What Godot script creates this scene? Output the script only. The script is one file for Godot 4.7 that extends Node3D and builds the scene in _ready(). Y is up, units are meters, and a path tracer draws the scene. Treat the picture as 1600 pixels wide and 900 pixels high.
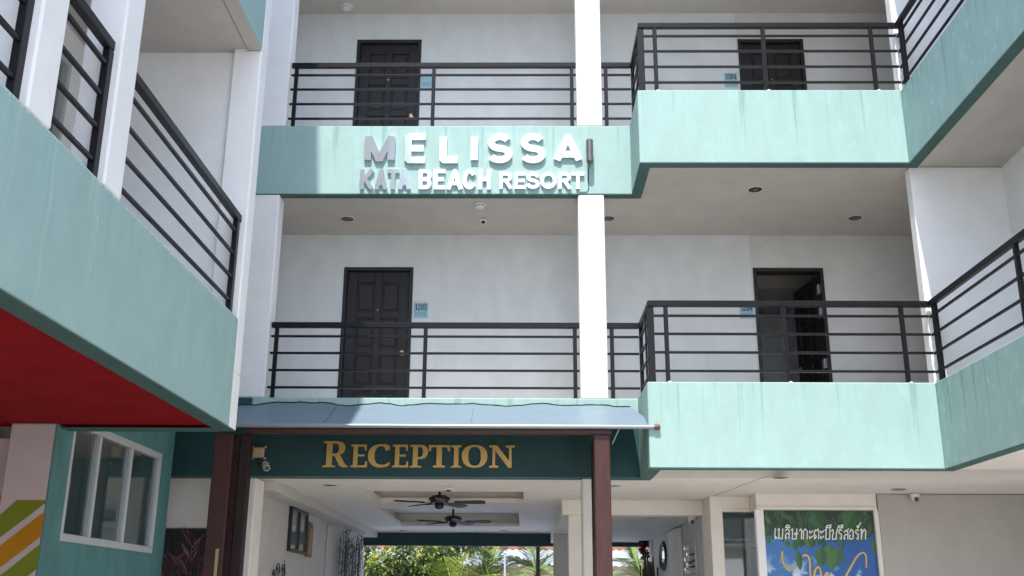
extends Node3D

# ---- measured frame of the courtyard (metres) ----
const ZF := -10.834      # front plane of the centre building
const ZP := -9.968       # front plane of the projecting balcony
const ZR := -12.24       # corridor rear wall
const XL := -2.2345      # court face of the left wing
const XR := 4.0143       # court face of the right wing
const XP := 1.188        # left side of the projecting balcony
const T := 0.12
const B2 := 2.877
const T2 := 3.719
const B3 := 6.067
const T3 := 6.919
const B4 := 9.267
const T4 := 10.119
const ZL := -7.66        # far end of the left wing parapet

var M := {}
var counts := {}
var rng := RandomNumberGenerator.new()


# ------------------------------------------------------------------ helpers
func numbered(n: String) -> String:
	if not counts.has(n):
		counts[n] = 0
		return n
	counts[n] += 1
	return "%s_%03d" % [n, counts[n]]

func thing(called: String, label: String, category: String, at := Vector3.ZERO, group := "") -> Node3D:
	var o := Node3D.new()
	o.name = numbered(called)
	add_child(o)
	o.position = at
	o.set_meta("label", label)
	o.set_meta("category", category)
	if group:
		o.set_meta("group", group)
	return o

func sf() -> SurfaceTool:
	var s := SurfaceTool.new()
	s.begin(Mesh.PRIMITIVE_TRIANGLES)
	return s

func commit(called: String, s: SurfaceTool, m: Material, parent: Node, smooth := false) -> MeshInstance3D:
	s.generate_normals()
	var o := MeshInstance3D.new()
	o.name = called
	o.mesh = s.commit()
	o.material_override = m
	o.cast_shadow = GeometryInstance3D.SHADOW_CASTING_SETTING_ON
	parent.add_child(o, true)
	return o

# polygon (convex, planar) oriented away from c
func poly(s: SurfaceTool, p: Array, c: Vector3, grp := -1) -> void:
	var mid := Vector3.ZERO
	for v in p:
		mid += v
	mid /= p.size()
	var n := Plane(p[0], p[1], p[2]).normal
	var q := p.duplicate()
	if n.dot(mid - c) < 0.0:
		q.reverse()
	s.set_smooth_group(grp)
	for i in range(1, q.size() - 1):
		s.add_vertex(q[0])
		s.add_vertex(q[i])
		s.add_vertex(q[i + 1])

# axis box from a to b, chamfered by v, in a frame t
func box(s: SurfaceTool, a: Vector3, b: Vector3, v := 0.0, t := Transform3D()) -> void:
	var lo := Vector3(minf(a.x, b.x), minf(a.y, b.y), minf(a.z, b.z))
	var hi := Vector3(maxf(a.x, b.x), maxf(a.y, b.y), maxf(a.z, b.z))
	var c := t * ((lo + hi) * 0.5)
	var e := (hi - lo) * 0.5
	var m := (lo + hi) * 0.5
	v = minf(v, minf(e.x, minf(e.y, e.z)) * 0.9)
	for ax in 3:
		var u := (ax + 1) % 3
		var w := (ax + 2) % 3
		for sg in [-1.0, 1.0]:
			var q := []
			for k in [[-1, -1], [1, -1], [1, 1], [-1, 1]]:
				var p := m
				p[ax] += sg * e[ax]
				p[u] += k[0] * (e[u] - v)
				p[w] += k[1] * (e[w] - v)
				q.append(t * p)
			poly(s, q, c)
	if v <= 0.0:
		return
	for ax in 3:
		var u := (ax + 1) % 3
		var w := (ax + 2) % 3
		for su in [-1.0, 1.0]:
			for sw in [-1.0, 1.0]:
				var q := []
				for k in [[-1, 0], [1, 0], [1, 1], [-1, 1]]:
					var p := m
					p[ax] += k[0] * (e[ax] - v)
					p[u] += su * (e[u] - (v if k[1] == 1 else 0.0))
					p[w] += sw * (e[w] - (0.0 if k[1] == 1 else v))
					q.append(t * p)
				poly(s, q, c)
	for sx in [-1.0, 1.0]:
		for sy in [-1.0, 1.0]:
			for sz in [-1.0, 1.0]:
				poly(s, [t * (m + Vector3(sx * e.x, sy * (e.y - v), sz * (e.z - v))), t * (m + Vector3(sx * (e.x - v), sy * e.y, sz * (e.z - v))), t * (m + Vector3(sx * (e.x - v), sy * (e.y - v), sz * e.z))], c)

func bx(called: String, a: Vector3, b: Vector3, m: Material, parent: Node, v := 0.0) -> MeshInstance3D:
	var s := sf()
	box(s, a, b, v)
	return commit(called, s, m, parent)

# box whose upright faces carry their own UVs: u along the length, v from the top down
func bx_uv(called: String, a: Vector3, b: Vector3, m: Material, parent: Node, length: float, shift := 0.0) -> MeshInstance3D:
	var s := sf()
	var lo := Vector3(minf(a.x, b.x), minf(a.y, b.y), minf(a.z, b.z))
	var hi := Vector3(maxf(a.x, b.x), maxf(a.y, b.y), maxf(a.z, b.z))
	var v := 0.008
	var c := (lo + hi) * 0.5
	var e := (hi - lo) * 0.5
	var faces := []
	for ax in 3:
		var u := (ax + 1) % 3
		var w := (ax + 2) % 3
		for sg in [-1.0, 1.0]:
			var q := []
			for k in [[-1, -1], [1, -1], [1, 1], [-1, 1]]:
				var p := c
				p[ax] += sg * e[ax]
				p[u] += k[0] * (e[u] - v)
				p[w] += k[1] * (e[w] - v)
				q.append(p)
			faces.append([q, ax])
		for su in [-1.0, 1.0]:
			for sw in [-1.0, 1.0]:
				var q := []
				for k in [[-1, 0], [1, 0], [1, 1], [-1, 1]]:
					var p := c
					p[ax] += k[0] * (e[ax] - v)
					p[u] += su * (e[u] - (v if k[1] == 1 else 0.0))
					p[w] += sw * (e[w] - (0.0 if k[1] == 1 else v))
					q.append(p)
				faces.append([q, 0 if e.z > e.x else 2])
	s.set_smooth_group(-1)
	for f in faces:
		var q: Array = f[0]
		var n := Plane(q[0], q[1], q[2]).normal
		if n.dot((q[0] + q[2]) * 0.5 - c) < 0.0:
			q.reverse()
		for k in [0, 1, 2, 0, 2, 3]:
			var p: Vector3 = q[k]
			var along := p.z if f[1] == 0 else p.x
			var vv := (hi.y - p.y) / (hi.y - lo.y)
			if f[1] == 1:
				along = p.x + p.z
				vv = 0.97
			s.set_uv(Vector2(along / length + shift, vv))
			s.add_vertex(p)
	return commit(called, s, m, parent)

# rings of a lathe round the y axis of frame t; profile of Vector2(radius, y)
func lathe(s: SurfaceTool, prof: Array, t: Transform3D, n := 20) -> void:
	for i in prof.size() - 1:
		var a: Vector2 = prof[i]
		var b: Vector2 = prof[i + 1]
		if a.distance_to(b) < 1e-6:
			continue
		s.set_smooth_group(i + 1)
		for k in n:
			var p := TAU * k / n
			var q := TAU * (k + 1) / n
			var v0 := t * Vector3(a.x * cos(p), a.y, a.x * sin(p))
			var v1 := t * Vector3(b.x * cos(p), b.y, b.x * sin(p))
			var v2 := t * Vector3(b.x * cos(q), b.y, b.x * sin(q))
			var v3 := t * Vector3(a.x * cos(q), a.y, a.x * sin(q))
			if b.x > 1e-6:
				s.add_vertex(v0); s.add_vertex(v1); s.add_vertex(v2)
			if a.x > 1e-6:
				s.add_vertex(v0); s.add_vertex(v2); s.add_vertex(v3)

func tube(s: SurfaceTool, pts: Array, r0: float, r1: float, n := 8) -> void:
	var rings := []
	for i in pts.size():
		var d: Vector3 = (pts[mini(i + 1, pts.size() - 1)] - pts[maxi(i - 1, 0)]).normalized()
		var up := Vector3.UP if absf(d.y) < 0.9 else Vector3.RIGHT
		var u := d.cross(up).normalized()
		var w := d.cross(u)
		var r := lerpf(r0, r1, float(i) / (pts.size() - 1))
		var ring := []
		for k in n:
			ring.append(pts[i] + (u * cos(TAU * k / n) + w * sin(TAU * k / n)) * r)
		rings.append(ring)
	s.set_smooth_group(1)
	for i in rings.size() - 1:
		for k in n:
			var k2 := (k + 1) % n
			s.add_vertex(rings[i][k]); s.add_vertex(rings[i][k2]); s.add_vertex(rings[i + 1][k2])
			s.add_vertex(rings[i][k]); s.add_vertex(rings[i + 1][k2]); s.add_vertex(rings[i + 1][k])
	s.set_smooth_group(-1)
	for e in [0, rings.size() - 1]:
		for k in range(1, n - 1):
			s.add_vertex(rings[e][0]); s.add_vertex(rings[e][k]); s.add_vertex(rings[e][k + 1])

func lin(r: float, g: float, b: float) -> Color:
	return Color(r, g, b).linear_to_srgb()


# ------------------------------------------------------------------ materials
func noise_tex(seed_: int, freq: float, a: Color, b: Color, size := 512, octaves := 4) -> NoiseTexture2D:
	var n := FastNoiseLite.new()
	n.seed = seed_
	n.noise_type = FastNoiseLite.TYPE_SIMPLEX_SMOOTH
	n.frequency = freq
	n.fractal_octaves = octaves
	var t := NoiseTexture2D.new()
	t.width = size
	t.height = size
	t.seamless = true
	t.noise = n
	var g := Gradient.new()
	g.set_color(0, a)
	g.set_color(1, b)
	t.color_ramp = g
	return t

func bump_tex(seed_: int, freq: float, strength: float, size := 512) -> NoiseTexture2D:
	var n := FastNoiseLite.new()
	n.seed = seed_
	n.frequency = freq
	n.fractal_octaves = 4
	var t := NoiseTexture2D.new()
	t.width = size
	t.height = size
	t.seamless = true
	t.noise = n
	t.as_normal_map = true
	t.bump_strength = strength
	return t

var plaster_bump: NoiseTexture2D

# wall paint: base colour varied by a patchy noise, roller texture as relief
func paint(base: Color, vary: float, rough := 0.75, seed_ := 1, scale_ := Vector3(0.35, 0.35, 0.35), bump := 0.10) -> StandardMaterial3D:
	var m := StandardMaterial3D.new()
	var lo := Color(base.r * (1 - vary), base.g * (1 - vary), base.b * (1 - vary))
	var hi := Color(minf(base.r * (1 + vary), 0.9), minf(base.g * (1 + vary), 0.9), minf(base.b * (1 + vary), 0.9))
	m.albedo_texture = noise_tex(seed_, 0.012, lo.linear_to_srgb(), hi.linear_to_srgb(), 512, 6)
	m.roughness = rough
	m.metallic_specular = 0.35
	m.uv1_triplanar = true
	m.uv1_world_triplanar = true
	m.uv1_scale = scale_
	if bump > 0:
		m.normal_enabled = true
		m.normal_texture = plaster_bump
		m.normal_scale = bump
	return m

func plain(c: Color, rough := 0.5, metal := 0.0) -> StandardMaterial3D:
	var m := StandardMaterial3D.new()
	m.albedo_color = c.linear_to_srgb()
	m.roughness = rough
	m.metallic = metal
	return m

# rain-streaked masonry paint, one sheet over length x height of a parapet
func streaked(seed_: int, base: Color, dark: float, pale: float, brushed: float, runs: Array, ragged := 0.0) -> StandardMaterial3D:
	var w := 1024
	var h := 256
	var im := Image.create(w, h, false, Image.FORMAT_RGB8)
	var n1 := FastNoiseLite.new()
	n1.seed = seed_
	n1.frequency = 1.0
	n1.fractal_octaves = 4
	var n2 := FastNoiseLite.new()
	n2.seed = seed_ + 7
	n2.frequency = 1.0
	n2.fractal_octaves = 3
	for x in w:
		var u := TAU * x / w
		var cx := cos(u)
		var sx := sin(u)
		var where_ := n2.get_noise_3d(cx * 5.5, sx * 5.5, 3.0)       # which columns carry a stain
		var reach := 0.45 + 0.9 * n2.get_noise_3d(cx * 14.0, sx * 14.0, 9.0)
		for y in h:
			var v := float(y) / h
			var patch := n1.get_noise_3d(cx * 3.2, sx * 3.2, v * 1.6)
			var brush := n1.get_noise_3d(cx * 26.0, sx * 26.0, v * 0.9 + 20.0)
			var wob := 0.05 * n1.get_noise_3d(cx * 9.0, sx * 9.0, v * 5.0 + 5.0)
			var streak := clampf((where_ + wob - 0.08) * 4.0, 0, 1) * clampf((reach + 0.3 * brush - v) * 2.2, 0, 1)
			var mott := n1.get_noise_3d(cx * 17.0, sx * 17.0, v * 8.0 + 60.0)
			var k := 1.0 + 0.08 * patch + brushed * brush + 0.6 * brushed * mott
			k -= dark * streak * (0.75 + 0.5 * n1.get_noise_3d(cx * 60.0, sx * 60.0, v * 6.0))
			k += pale * clampf(n1.get_noise_3d(cx * 4.5, sx * 4.5, v * 4.5 + 40.0) * 2.4 - 0.45, 0, 1)
			var fine := n1.get_noise_3d(cx * 120.0, sx * 120.0, v * 60.0)
			k += 0.05 * fine
			var c := Color(base.r * k * (1.0 - 0.12 * streak), base.g * k, base.b * k * (1.0 - 0.03 * streak))
			if ragged > 0.0 and y < 2.0 + ragged * (3.0 + 12.0 * n1.get_noise_3d(cx * 90.0, sx * 90.0, 70.0) + 6.0 * n1.get_noise_3d(cx * 30.0, sx * 30.0, 71.0)):
				c = c.lerp(Color(0.62, 0.66, 0.64), 0.75)
			im.set_pixel(x, y, c.linear_to_srgb())
	# runs: [u, v0, v1, half width px, strength] pale dried drips
	for r in runs:
		for y in range(int(r[1] * h), int(r[2] * h)):
			var t: float = (float(y) / h - r[1]) / (r[2] - r[1])
			var xx: float = r[0] * w + 2.0 * sin(y * 0.05)
			for d in range(-int(r[3]) - 1, int(r[3]) + 2):
				var px := posmod(int(xx) + d, w)
				var a: float = clampf(1.0 - absf(d) / (r[3] + 0.5), 0, 1) * r[4] * (0.6 + 0.4 * n1.get_noise_2d(px * 0.3, y * 0.09)) * (1.0 - t * 0.7)
				if r[4] > 0.8 and n1.get_noise_2d(r[0] * 900.0, y * 0.06) < 0.0:
					continue
				im.set_pixel(px, y, im.get_pixel(px, y).lerp(Color(0.86, 0.9, 0.88), clampf(a, 0, 1)))
	var m := StandardMaterial3D.new()
	m.albedo_texture = ImageTexture.create_from_image(im)
	m.roughness = 0.62
	m.metallic_specular = 0.4
	return m

func make_materials() -> void:
	plaster_bump = bump_tex(5, 0.06, 3.0)
	var teal := Color(0.305, 0.45, 0.432)
	M.teal_front = streaked(11, teal, 0.27, 0.06, 0.022, [])
	M.teal_right = streaked(29, teal * 0.95, 0.26, 0.18, 0.055, [[0.151, 0.14, 0.20, 2.5, 1.0], [0.855, 0.10, 0.17, 2.5, 1.0], [0.40, 0.45, 0.50, 2.0, 1.0]])
	M.teal_left = streaked(47, teal, 0.05, 0.03, 0.022, [[0.259, 0.0, 0.92, 4.5, 0.42], [0.176, 0.0, 0.75, 4.0, 0.22], [0.170, 0.17, 0.66, 1.6, 1.0], [0.188, 0.0, 0.25, 3.0, 0.35], [0.32, 0.0, 0.6, 5.0, 0.18], [0.05, 0.0, 0.5, 4.0, 0.12]], 0.5)
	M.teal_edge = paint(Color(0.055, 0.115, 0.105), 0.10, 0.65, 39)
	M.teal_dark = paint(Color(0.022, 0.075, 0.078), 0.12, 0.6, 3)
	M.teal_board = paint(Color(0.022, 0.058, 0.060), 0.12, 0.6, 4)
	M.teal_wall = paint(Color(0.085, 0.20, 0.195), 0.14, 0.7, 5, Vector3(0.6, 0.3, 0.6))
	M.white = paint(Color(0.84, 0.835, 0.82), 0.035, 0.7, 6)
	M.wall = paint(Color(0.71, 0.73, 0.73), 0.06, 0.75, 7, Vector3(0.5, 0.25, 0.5))
	M.wall_greige = paint(Color(0.64, 0.625, 0.60), 0.06, 0.75, 8)
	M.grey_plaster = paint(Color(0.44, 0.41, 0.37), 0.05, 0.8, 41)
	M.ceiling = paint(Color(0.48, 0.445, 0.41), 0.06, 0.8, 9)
	M.cream = paint(Color(0.76, 0.71, 0.645), 0.05, 0.75, 10)
	M.lobby_wall = paint(Color(0.54, 0.52, 0.48), 0.05, 0.75, 12)
	M.pink = paint(Color(0.49, 0.42, 0.40), 0.05, 0.8, 13)
	M.red = paint(Color(0.245, 0.008, 0.012), 0.18, 0.7, 14)
	M.red.metallic_specular = 0.15
	M.tile = paint(Color(0.76, 0.76, 0.75), 0.06, 0.4, 15)
	M.paving = paint(Color(0.43, 0.40, 0.35), 0.15, 0.9, 16, Vector3(0.2, 0.2, 0.2))
	M.dim = paint(Color(0.10, 0.11, 0.11), 0.1, 0.8, 17)
	M.black = plain(Color(0.006, 0.006, 0.007), 0.6)
	var wm := plain(Color(0.016, 0.015, 0.017), 0.38)
	wm.metallic_specular = 0.35
	M.rail = wm
	M.rail.albedo_texture = noise_tex(21, 0.05, lin(0.6, 0.6, 0.6), lin(1, 1, 1), 256, 5)
	M.rail.uv1_triplanar = true
	M.rail.uv1_world_triplanar = true
	M.rail.uv1_scale = Vector3(1.5, 1.5, 1.5)
	M.rail.albedo_color = lin(0.009, 0.009, 0.012)
	var d := StandardMaterial3D.new()
	d.albedo_texture = noise_tex(22, 0.02, lin(0.006, 0.005, 0.0055), lin(0.020, 0.016, 0.017), 512, 5)
	d.uv1_triplanar = true
	d.uv1_world_triplanar = true
	d.uv1_scale = Vector3(6, 0.5, 6)
	d.roughness = 0.5
	M.door = d
	M.frame_dark = plain(Color(0.010, 0.009, 0.009), 0.5)
	M.awning = paint(Color(0.155, 0.215, 0.27), 0.07, 0.45, 23, Vector3(0.25, 1.2, 1.2), 0.1)
	M.brown = paint(Color(0.060, 0.026, 0.022), 0.15, 0.45, 24, Vector3(2, 0.4, 2), 0.1)
	M.brown_dark = paint(Color(0.022, 0.010, 0.010), 0.2, 0.5, 25, Vector3(2, 0.4, 2), 0.1)
	M.copper = plain(Color(0.13, 0.05, 0.035), 0.5)
	M.steel = plain(Color(0.90, 0.90, 0.90), 0.13, 0.88)
	M.pipe = plain(Color(0.26, 0.29, 0.32), 0.35, 0.3)
	M.gold = plain(Color(0.50, 0.31, 0.085), 0.42, 0.25)
	M.brass = plain(Color(0.55, 0.45, 0.25), 0.3, 0.9)
	M.alu = plain(Color(0.44, 0.45, 0.45), 0.4, 0.0)
	M.sash = plain(Color(0.20, 0.24, 0.25), 0.4)
	M.plastic = plain(Color(0.66, 0.65, 0.62), 0.4)
	M.beige_box = plain(Color(0.50, 0.34, 0.20), 0.5)
	M.lens = plain(Color(0.012, 0.012, 0.014), 0.1)
	M.lamp_grey = plain(Color(0.17, 0.17, 0.18), 0.35, 0.5)
	M.reflector = plain(Color(0.05, 0.047, 0.044), 0.35, 0.6)
	M.bulb = plain(Color(0.16, 0.15, 0.14), 0.2)
	var g := StandardMaterial3D.new()
	g.albedo_color = Color(0.35, 0.42, 0.42, 0.14)
	g.transparency = BaseMaterial3D.TRANSPARENCY_ALPHA
	g.roughness = 0.03
	g.metallic_specular = 0.6
	M.glass = g
	M.wood = paint(Color(0.16, 0.085, 0.035), 0.25, 0.5, 26, Vector3(4, 0.6, 4), 0.1)
	M.twig = paint(Color(0.10, 0.075, 0.055), 0.3, 0.8, 27, Vector3(3, 3, 3))
	M.fan = plain(Color(0.018, 0.009, 0.007), 0.4)
	M.fan_blade = paint(Color(0.032, 0.018, 0.014), 0.2, 0.5, 28, Vector3(3, 3, 3), 0.0)
	M.mirror = plain(Color(0.7, 0.72, 0.72), 0.06, 1.0)
	M.maroon = plain(Color(0.10, 0.014, 0.03), 0.6)
	M.green_stripe = paint(Color(0.165, 0.20, 0.012), 0.08, 0.6, 30)
	M.orange_stripe = paint(Color(0.42, 0.185, 0.004), 0.08, 0.6, 31)
	M.plaque = paint(Color(0.36, 0.55, 0.62), 0.25, 0.35, 33, Vector3(6, 6, 6), 0.0)
	M.plaque_text = plain(Color(0.015, 0.03, 0.05), 0.5)
	M.terracotta = paint(Color(0.30, 0.14, 0.09), 0.2, 0.8, 34, Vector3(2, 2, 2))
	M.sheet_roof = paint(Color(0.30, 0.30, 0.30), 0.12, 0.5, 35, Vector3(1, 1, 1))
	M.house = paint(Color(0.55, 0.42, 0.32), 0.08, 0.8, 36)
	M.bark = paint(Color(0.14, 0.10, 0.07), 0.3, 0.9, 37, Vector3(3, 1, 3))


# ------------------------------------------------------------------ pieces of the buildings
# six-panel door leaf hung between x0 and x1; origin of the leaf mesh is its hinge edge
func door_leaf(parent: Node, x0: float, x1: float, y0: float, y1: float, z: float, swing := 0.0, knob_right := true) -> void:
	var w := x1 - x0
	var h := y1 - y0
	var leaf := sf()
	var t := 0.022
	box(leaf, Vector3(-w, 0, -0.040), Vector3(0, h, -t))
	var stile := 0.125
	var cols := [[-w + stile, -w * 0.5 - 0.04], [-w * 0.5 + 0.04, -stile]]
	var rows := []
	for k in 4:
		var top := h - 0.135 - k * 0.462
		rows.append([maxf(top - 0.38, 0.12), top])
	box(leaf, Vector3(-w, 0, -t), Vector3(-w + stile, h, 0), 0.004)
	box(leaf, Vector3(-stile, 0, -t), Vector3(0, h, 0), 0.004)
	box(leaf, Vector3(-w * 0.5 - 0.04, 0, -t), Vector3(-w * 0.5 + 0.04, h, -0.0005), 0.004)
	var ys := [h]
	for r in rows:
		ys.append(r[1]); ys.append(r[0])
	ys.append(0.0)
	for c in cols:
		for k in range(0, ys.size() - 1, 2):
			box(leaf, Vector3(c[0], ys[k + 1], -t), Vector3(c[1], ys[k], -0.001), 0.004)
	var o := commit("door", leaf, M.door, parent)
	o.position = Vector3(x1, y0, z)
	o.rotation.y = swing
	for c in cols:
		for r in rows:
			var p := sf()
			box(p, Vector3(c[0] + 0.022, r[0] + 0.022, -t - 0.004), Vector3(c[1] - 0.022, r[1] - 0.022, -0.006), 0.014)
			commit("panel", p, M.door, o)
	var kx := -0.065 if knob_right else -w + 0.065
	for side in ([1.0, -1.0] if swing != 0.0 else [1.0]):
		var k := sf()
		lathe(k, [Vector2(0, 0), Vector2(0.030, 0), Vector2(0.030, 0.008), Vector2(0.012, 0.012), Vector2(0.012, 0.035), Vector2(0.027, 0.045), Vector2(0.029, 0.060), Vector2(0.018, 0.072), Vector2(0, 0.074)], Transform3D(Basis(Vector3.RIGHT, PI / 2 * side), Vector3(kx, 0.95, -0.002 if side > 0 else -0.042)), 14)
		commit("knob", k, M.brass, o)
	var e := sf()
	lathe(e, [Vector2(0, 0), Vector2(0.010, 0), Vector2(0.010, 0.006), Vector2(0, 0.006)], Transform3D(Basis(Vector3.RIGHT, PI / 2), Vector3(-w * 0.5, 1.50, 0)), 10)
	commit("peephole", e, M.brass, o)

func door_frame(parent: Node, x0: float, x1: float, y0: float, y1: float, zf: float) -> MeshInstance3D:
	var s := sf()
	box(s, Vector3(x0, y0, zf - 0.16), Vector3(x0 + 0.045, y1, zf + 0.012), 0.004)
	box(s, Vector3(x1 - 0.045, y0, zf - 0.16), Vector3(x1, y1, zf + 0.012), 0.004)
	box(s, Vector3(x0 + 0.045, y1 - 0.045, zf - 0.16), Vector3(x1 - 0.045, y1, zf + 0.010), 0.004)
	return commit("door_frame", s, M.frame_dark, parent)

# straight stretch of balcony railing along x or z
func rail_run(parent: Node, a: Vector2, b: Vector2, base: float, skip_top := false) -> void:
	var along_x := absf(a.x - b.x) > absf(a.y - b.y)
	var ys := [0.122, 0.312, 0.503, 0.692]
	if not skip_top:
		var s := sf()
		if along_x:
			box(s, Vector3(a.x, base + 0.786, a.y - 0.025), Vector3(b.x, base + 0.849, a.y + 0.025), 0.006)
		else:
			box(s, Vector3(a.x - 0.025, base + 0.787, a.y), Vector3(a.x + 0.025, base + 0.850, b.y), 0.006)
		commit("top_rail", s, M.rail, parent)
	for y in ys:
		var s := sf()
		var r := 0.0122
		if along_x:
			box(s, Vector3(a.x, base + y - r, a.y - r), Vector3(b.x, base + y + r, a.y + r), 0.003)
		else:
			box(s, Vector3(a.x - r, base + y - r + 0.001, a.y), Vector3(a.x + r, base + y + r + 0.001, b.y), 0.003)
		commit("rail", s, M.rail, parent)

func rail_post(parent: Node, x: float, z: float, base: float, wx := 0.0205, wz := 0.0205) -> void:
	var s := sf()
	box(s, Vector3(x - wx, base - 0.01, z - wz), Vector3(x + wx, base + 0.788, z + wz), 0.004)
	var o := commit("post", s, M.rail, parent)
	var f := sf()
	box(f, Vector3(x - wx - 0.018, base - 0.004, z - wz - 0.018), Vector3(x + wx + 0.018, base + 0.008, z + wz + 0.018), 0.003)
	commit("base_plate", f, M.rail, o)
	if wx == wz and x > 1.3 and x < 4.0:
		var d := sf()
		lathe(d, [Vector2(0.0, 0.016), Vector2(0.018, 0.014), Vector2(0.032, 0.004), Vector2(0.034, -0.012), Vector2(0.0, -0.014)], Transform3D(Basis.from_scale(Vector3(0.62, 0.6, 0.5)), Vector3(x + 0.010, base + 0.003, z + 0.044)), 9)
		commit("mortar_dab", d, M.plastic, o)

func wall_with_hole(called: String, parent: Node, x0: float, x1: float, y0: float, y1: float, z0: float, z1: float, hx0: float, hx1: float, hy1: float, m: Material) -> void:
	var s := sf()
	box(s, Vector3(x0, y0, z0), Vector3(hx0, y1, z1))
	box(s, Vector3(hx1, y0, z0), Vector3(x1, y1, z1))
	box(s, Vector3(hx0, hy1, z0), Vector3(hx1, y1, z1))
	commit(called, s, m, parent)

func downlight(at: Vector3, label: String, group: String) -> void:
	var o := thing("ceiling_downlight", label, "ceiling light", at, group)
	var s := sf()
	lathe(s, [Vector2(0.077, 0.002), Vector2(0.079, -0.0025), Vector2(0.087, -0.0025), Vector2(0.090, 0.001)], Transform3D(), 28)
	commit("trim_ring", s, M.plastic, o)
	var r := sf()
	lathe(r, [Vector2(0.0785, -0.002), Vector2(0.0775, -0.0036), Vector2(0.040, -0.0030), Vector2(0.0, -0.0030)], Transform3D(), 24)
	commit("reflector", r, M.reflector, o)
	var b := sf()
	lathe(b, [Vector2(0.026, -0.0025), Vector2(0.026, -0.005), Vector2(0.018, -0.008), Vector2(0.0, -0.009)], Transform3D(), 16)
	commit("bulb", b, M.bulb, o)

func smoke_detector(at: Vector3, label: String) -> void:
	var o := thing("smoke_detector", label, "smoke detector", at)
	var s := sf()
	lathe(s, [Vector2(0.082, 0.001), Vector2(0.082, -0.014), Vector2(0.070, -0.022), Vector2(0.062, -0.022)], Transform3D(), 28)
	commit("base", s, M.plastic, o)
	var c := sf()
	lathe(c, [Vector2(0.062, -0.020), Vector2(0.060, -0.036), Vector2(0.045, -0.046), Vector2(0.0, -0.050)], Transform3D(), 24)
	commit("sensor_cap", c, M.plastic, o)
	var v := sf()
	for k in 12:
		box(v, Vector3(-0.006, -0.034, 0.0565), Vector3(0.006, -0.026, 0.064), 0.0, Transform3D(Basis(Vector3.UP, TAU * k / 12), Vector3.ZERO))
	commit("vent_slot", v, M.lamp_grey, o)

func dome_camera(at: Vector3, label: String) -> void:
	var o := thing("dome_camera", label, "security camera", at, "small white dome cameras")
	var s := sf()
	lathe(s, [Vector2(0.0, 0.0), Vector2(0.055, 0.0), Vector2(0.055, -0.03), Vector2(0.048, -0.042)], Transform3D(), 22)
	commit("mount", s, M.plastic, o)
	var c := sf()
	lathe(c, [Vector2(0.047, -0.040), Vector2(0.046, -0.060), Vector2(0.034, -0.082), Vector2(0.0, -0.092)], Transform3D(), 22)
	commit("dome", c, M.plastic, o)
	var l := sf()
	var t := Transform3D(Basis(Vector3.RIGHT, PI / 2 + 0.35), Vector3(0, -0.062, 0.028))
	lathe(l, [Vector2(0.026, -0.02), Vector2(0.026, 0.016), Vector2(0.020, 0.018), Vector2(0.0, 0.014)], t, 18)
	commit("lens", l, M.lens, o)


# ------------------------------------------------------------------ letters
func arc(c: Vector2, rx: float, ry: float, a0: float, a1: float, n := 14) -> PackedVector2Array:
	var p := PackedVector2Array()
	for i in n + 1:
		var a := deg_to_rad(lerpf(a0, a1, float(i) / n))
		p.append(c + Vector2(rx * cos(a), ry * sin(a)))
	return p

func pl(a: Array) -> PackedVector2Array:
	var p := PackedVector2Array()
	for v in a:
		p.append(Vector2(v[0], v[1]))
	return p

# centre lines of a grotesque capital in a box 0..w by 0..h, r = half the stroke
func strokes(ch: String, w: float, h: float, r: float) -> Array:
	var l := r
	var x := w - r
	var b := r
	var t := h - r
	var m := h * 0.5
	match ch:
		"M": return [pl([[l, b], [l, t], [w * 0.5, b], [x, t], [x, b]])]
		"E": return [pl([[x, t], [l, t], [l, b], [x, b]]), pl([[l, m], [x - r * 0.5, m]])]
		"L": return [pl([[l, t], [l, b], [x, b]])]
		"I": return [pl([[w * 0.5, b], [w * 0.5, t]])]
		"A": return [pl([[l, b], [w * 0.5, t], [x, b]]), pl([[l + w * 0.15, h * 0.30], [x - w * 0.15, h * 0.30]])]
		"K": return [pl([[l, b], [l, t]]), pl([[l, h * 0.38], [x, t]]), pl([[l + w * 0.22, h * 0.52], [x, b]])]
		"T": return [pl([[l, t], [x, t]]), pl([[w * 0.5, t], [w * 0.5, b]])]
		"H": return [pl([[l, b], [l, t]]), pl([[x, b], [x, t]]), pl([[l, m], [x, m]])]
		"C": return [arc(Vector2(w * 0.5, m), w * 0.5 - r, m - r, 48, 312, 22)]
		"O": return [arc(Vector2(w * 0.5, m), w * 0.5 - r, m - r, 0, 190, 18), arc(Vector2(w * 0.5, m), w * 0.5 - r, m - r, 170, 370, 18)]
		"S":
			var k := (t - m) * 0.5
			var p := arc(Vector2(w * 0.5, t - k), w * 0.5 - r - w * 0.02, k, 25, 255, 14)
			p.append_array(arc(Vector2(w * 0.5, b + k), w * 0.5 - r, k, 75, -155, 14))
			return [p]
		"B", "R":
			var k := (t - m) * 0.5
			var p := pl([[l, t], [w * 0.55, t]])
			p.append_array(arc(Vector2(w * 0.55, m + k), x - w * 0.55, k, 90, -90, 10))
			p.append(Vector2(l, m))
			if ch == "R":
				return [pl([[l, b], [l, t]]), p, pl([[w * 0.5, m], [x, b]])]
			var q := pl([[w * 0.5, m], [w * 0.56, m]])
			q.append_array(arc(Vector2(w * 0.56, b + k), x - w * 0.56, k, 90, -90, 10))
			q.append(Vector2(l, b))
			return [pl([[l, b], [l, t]]), p, q]
	return []

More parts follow.
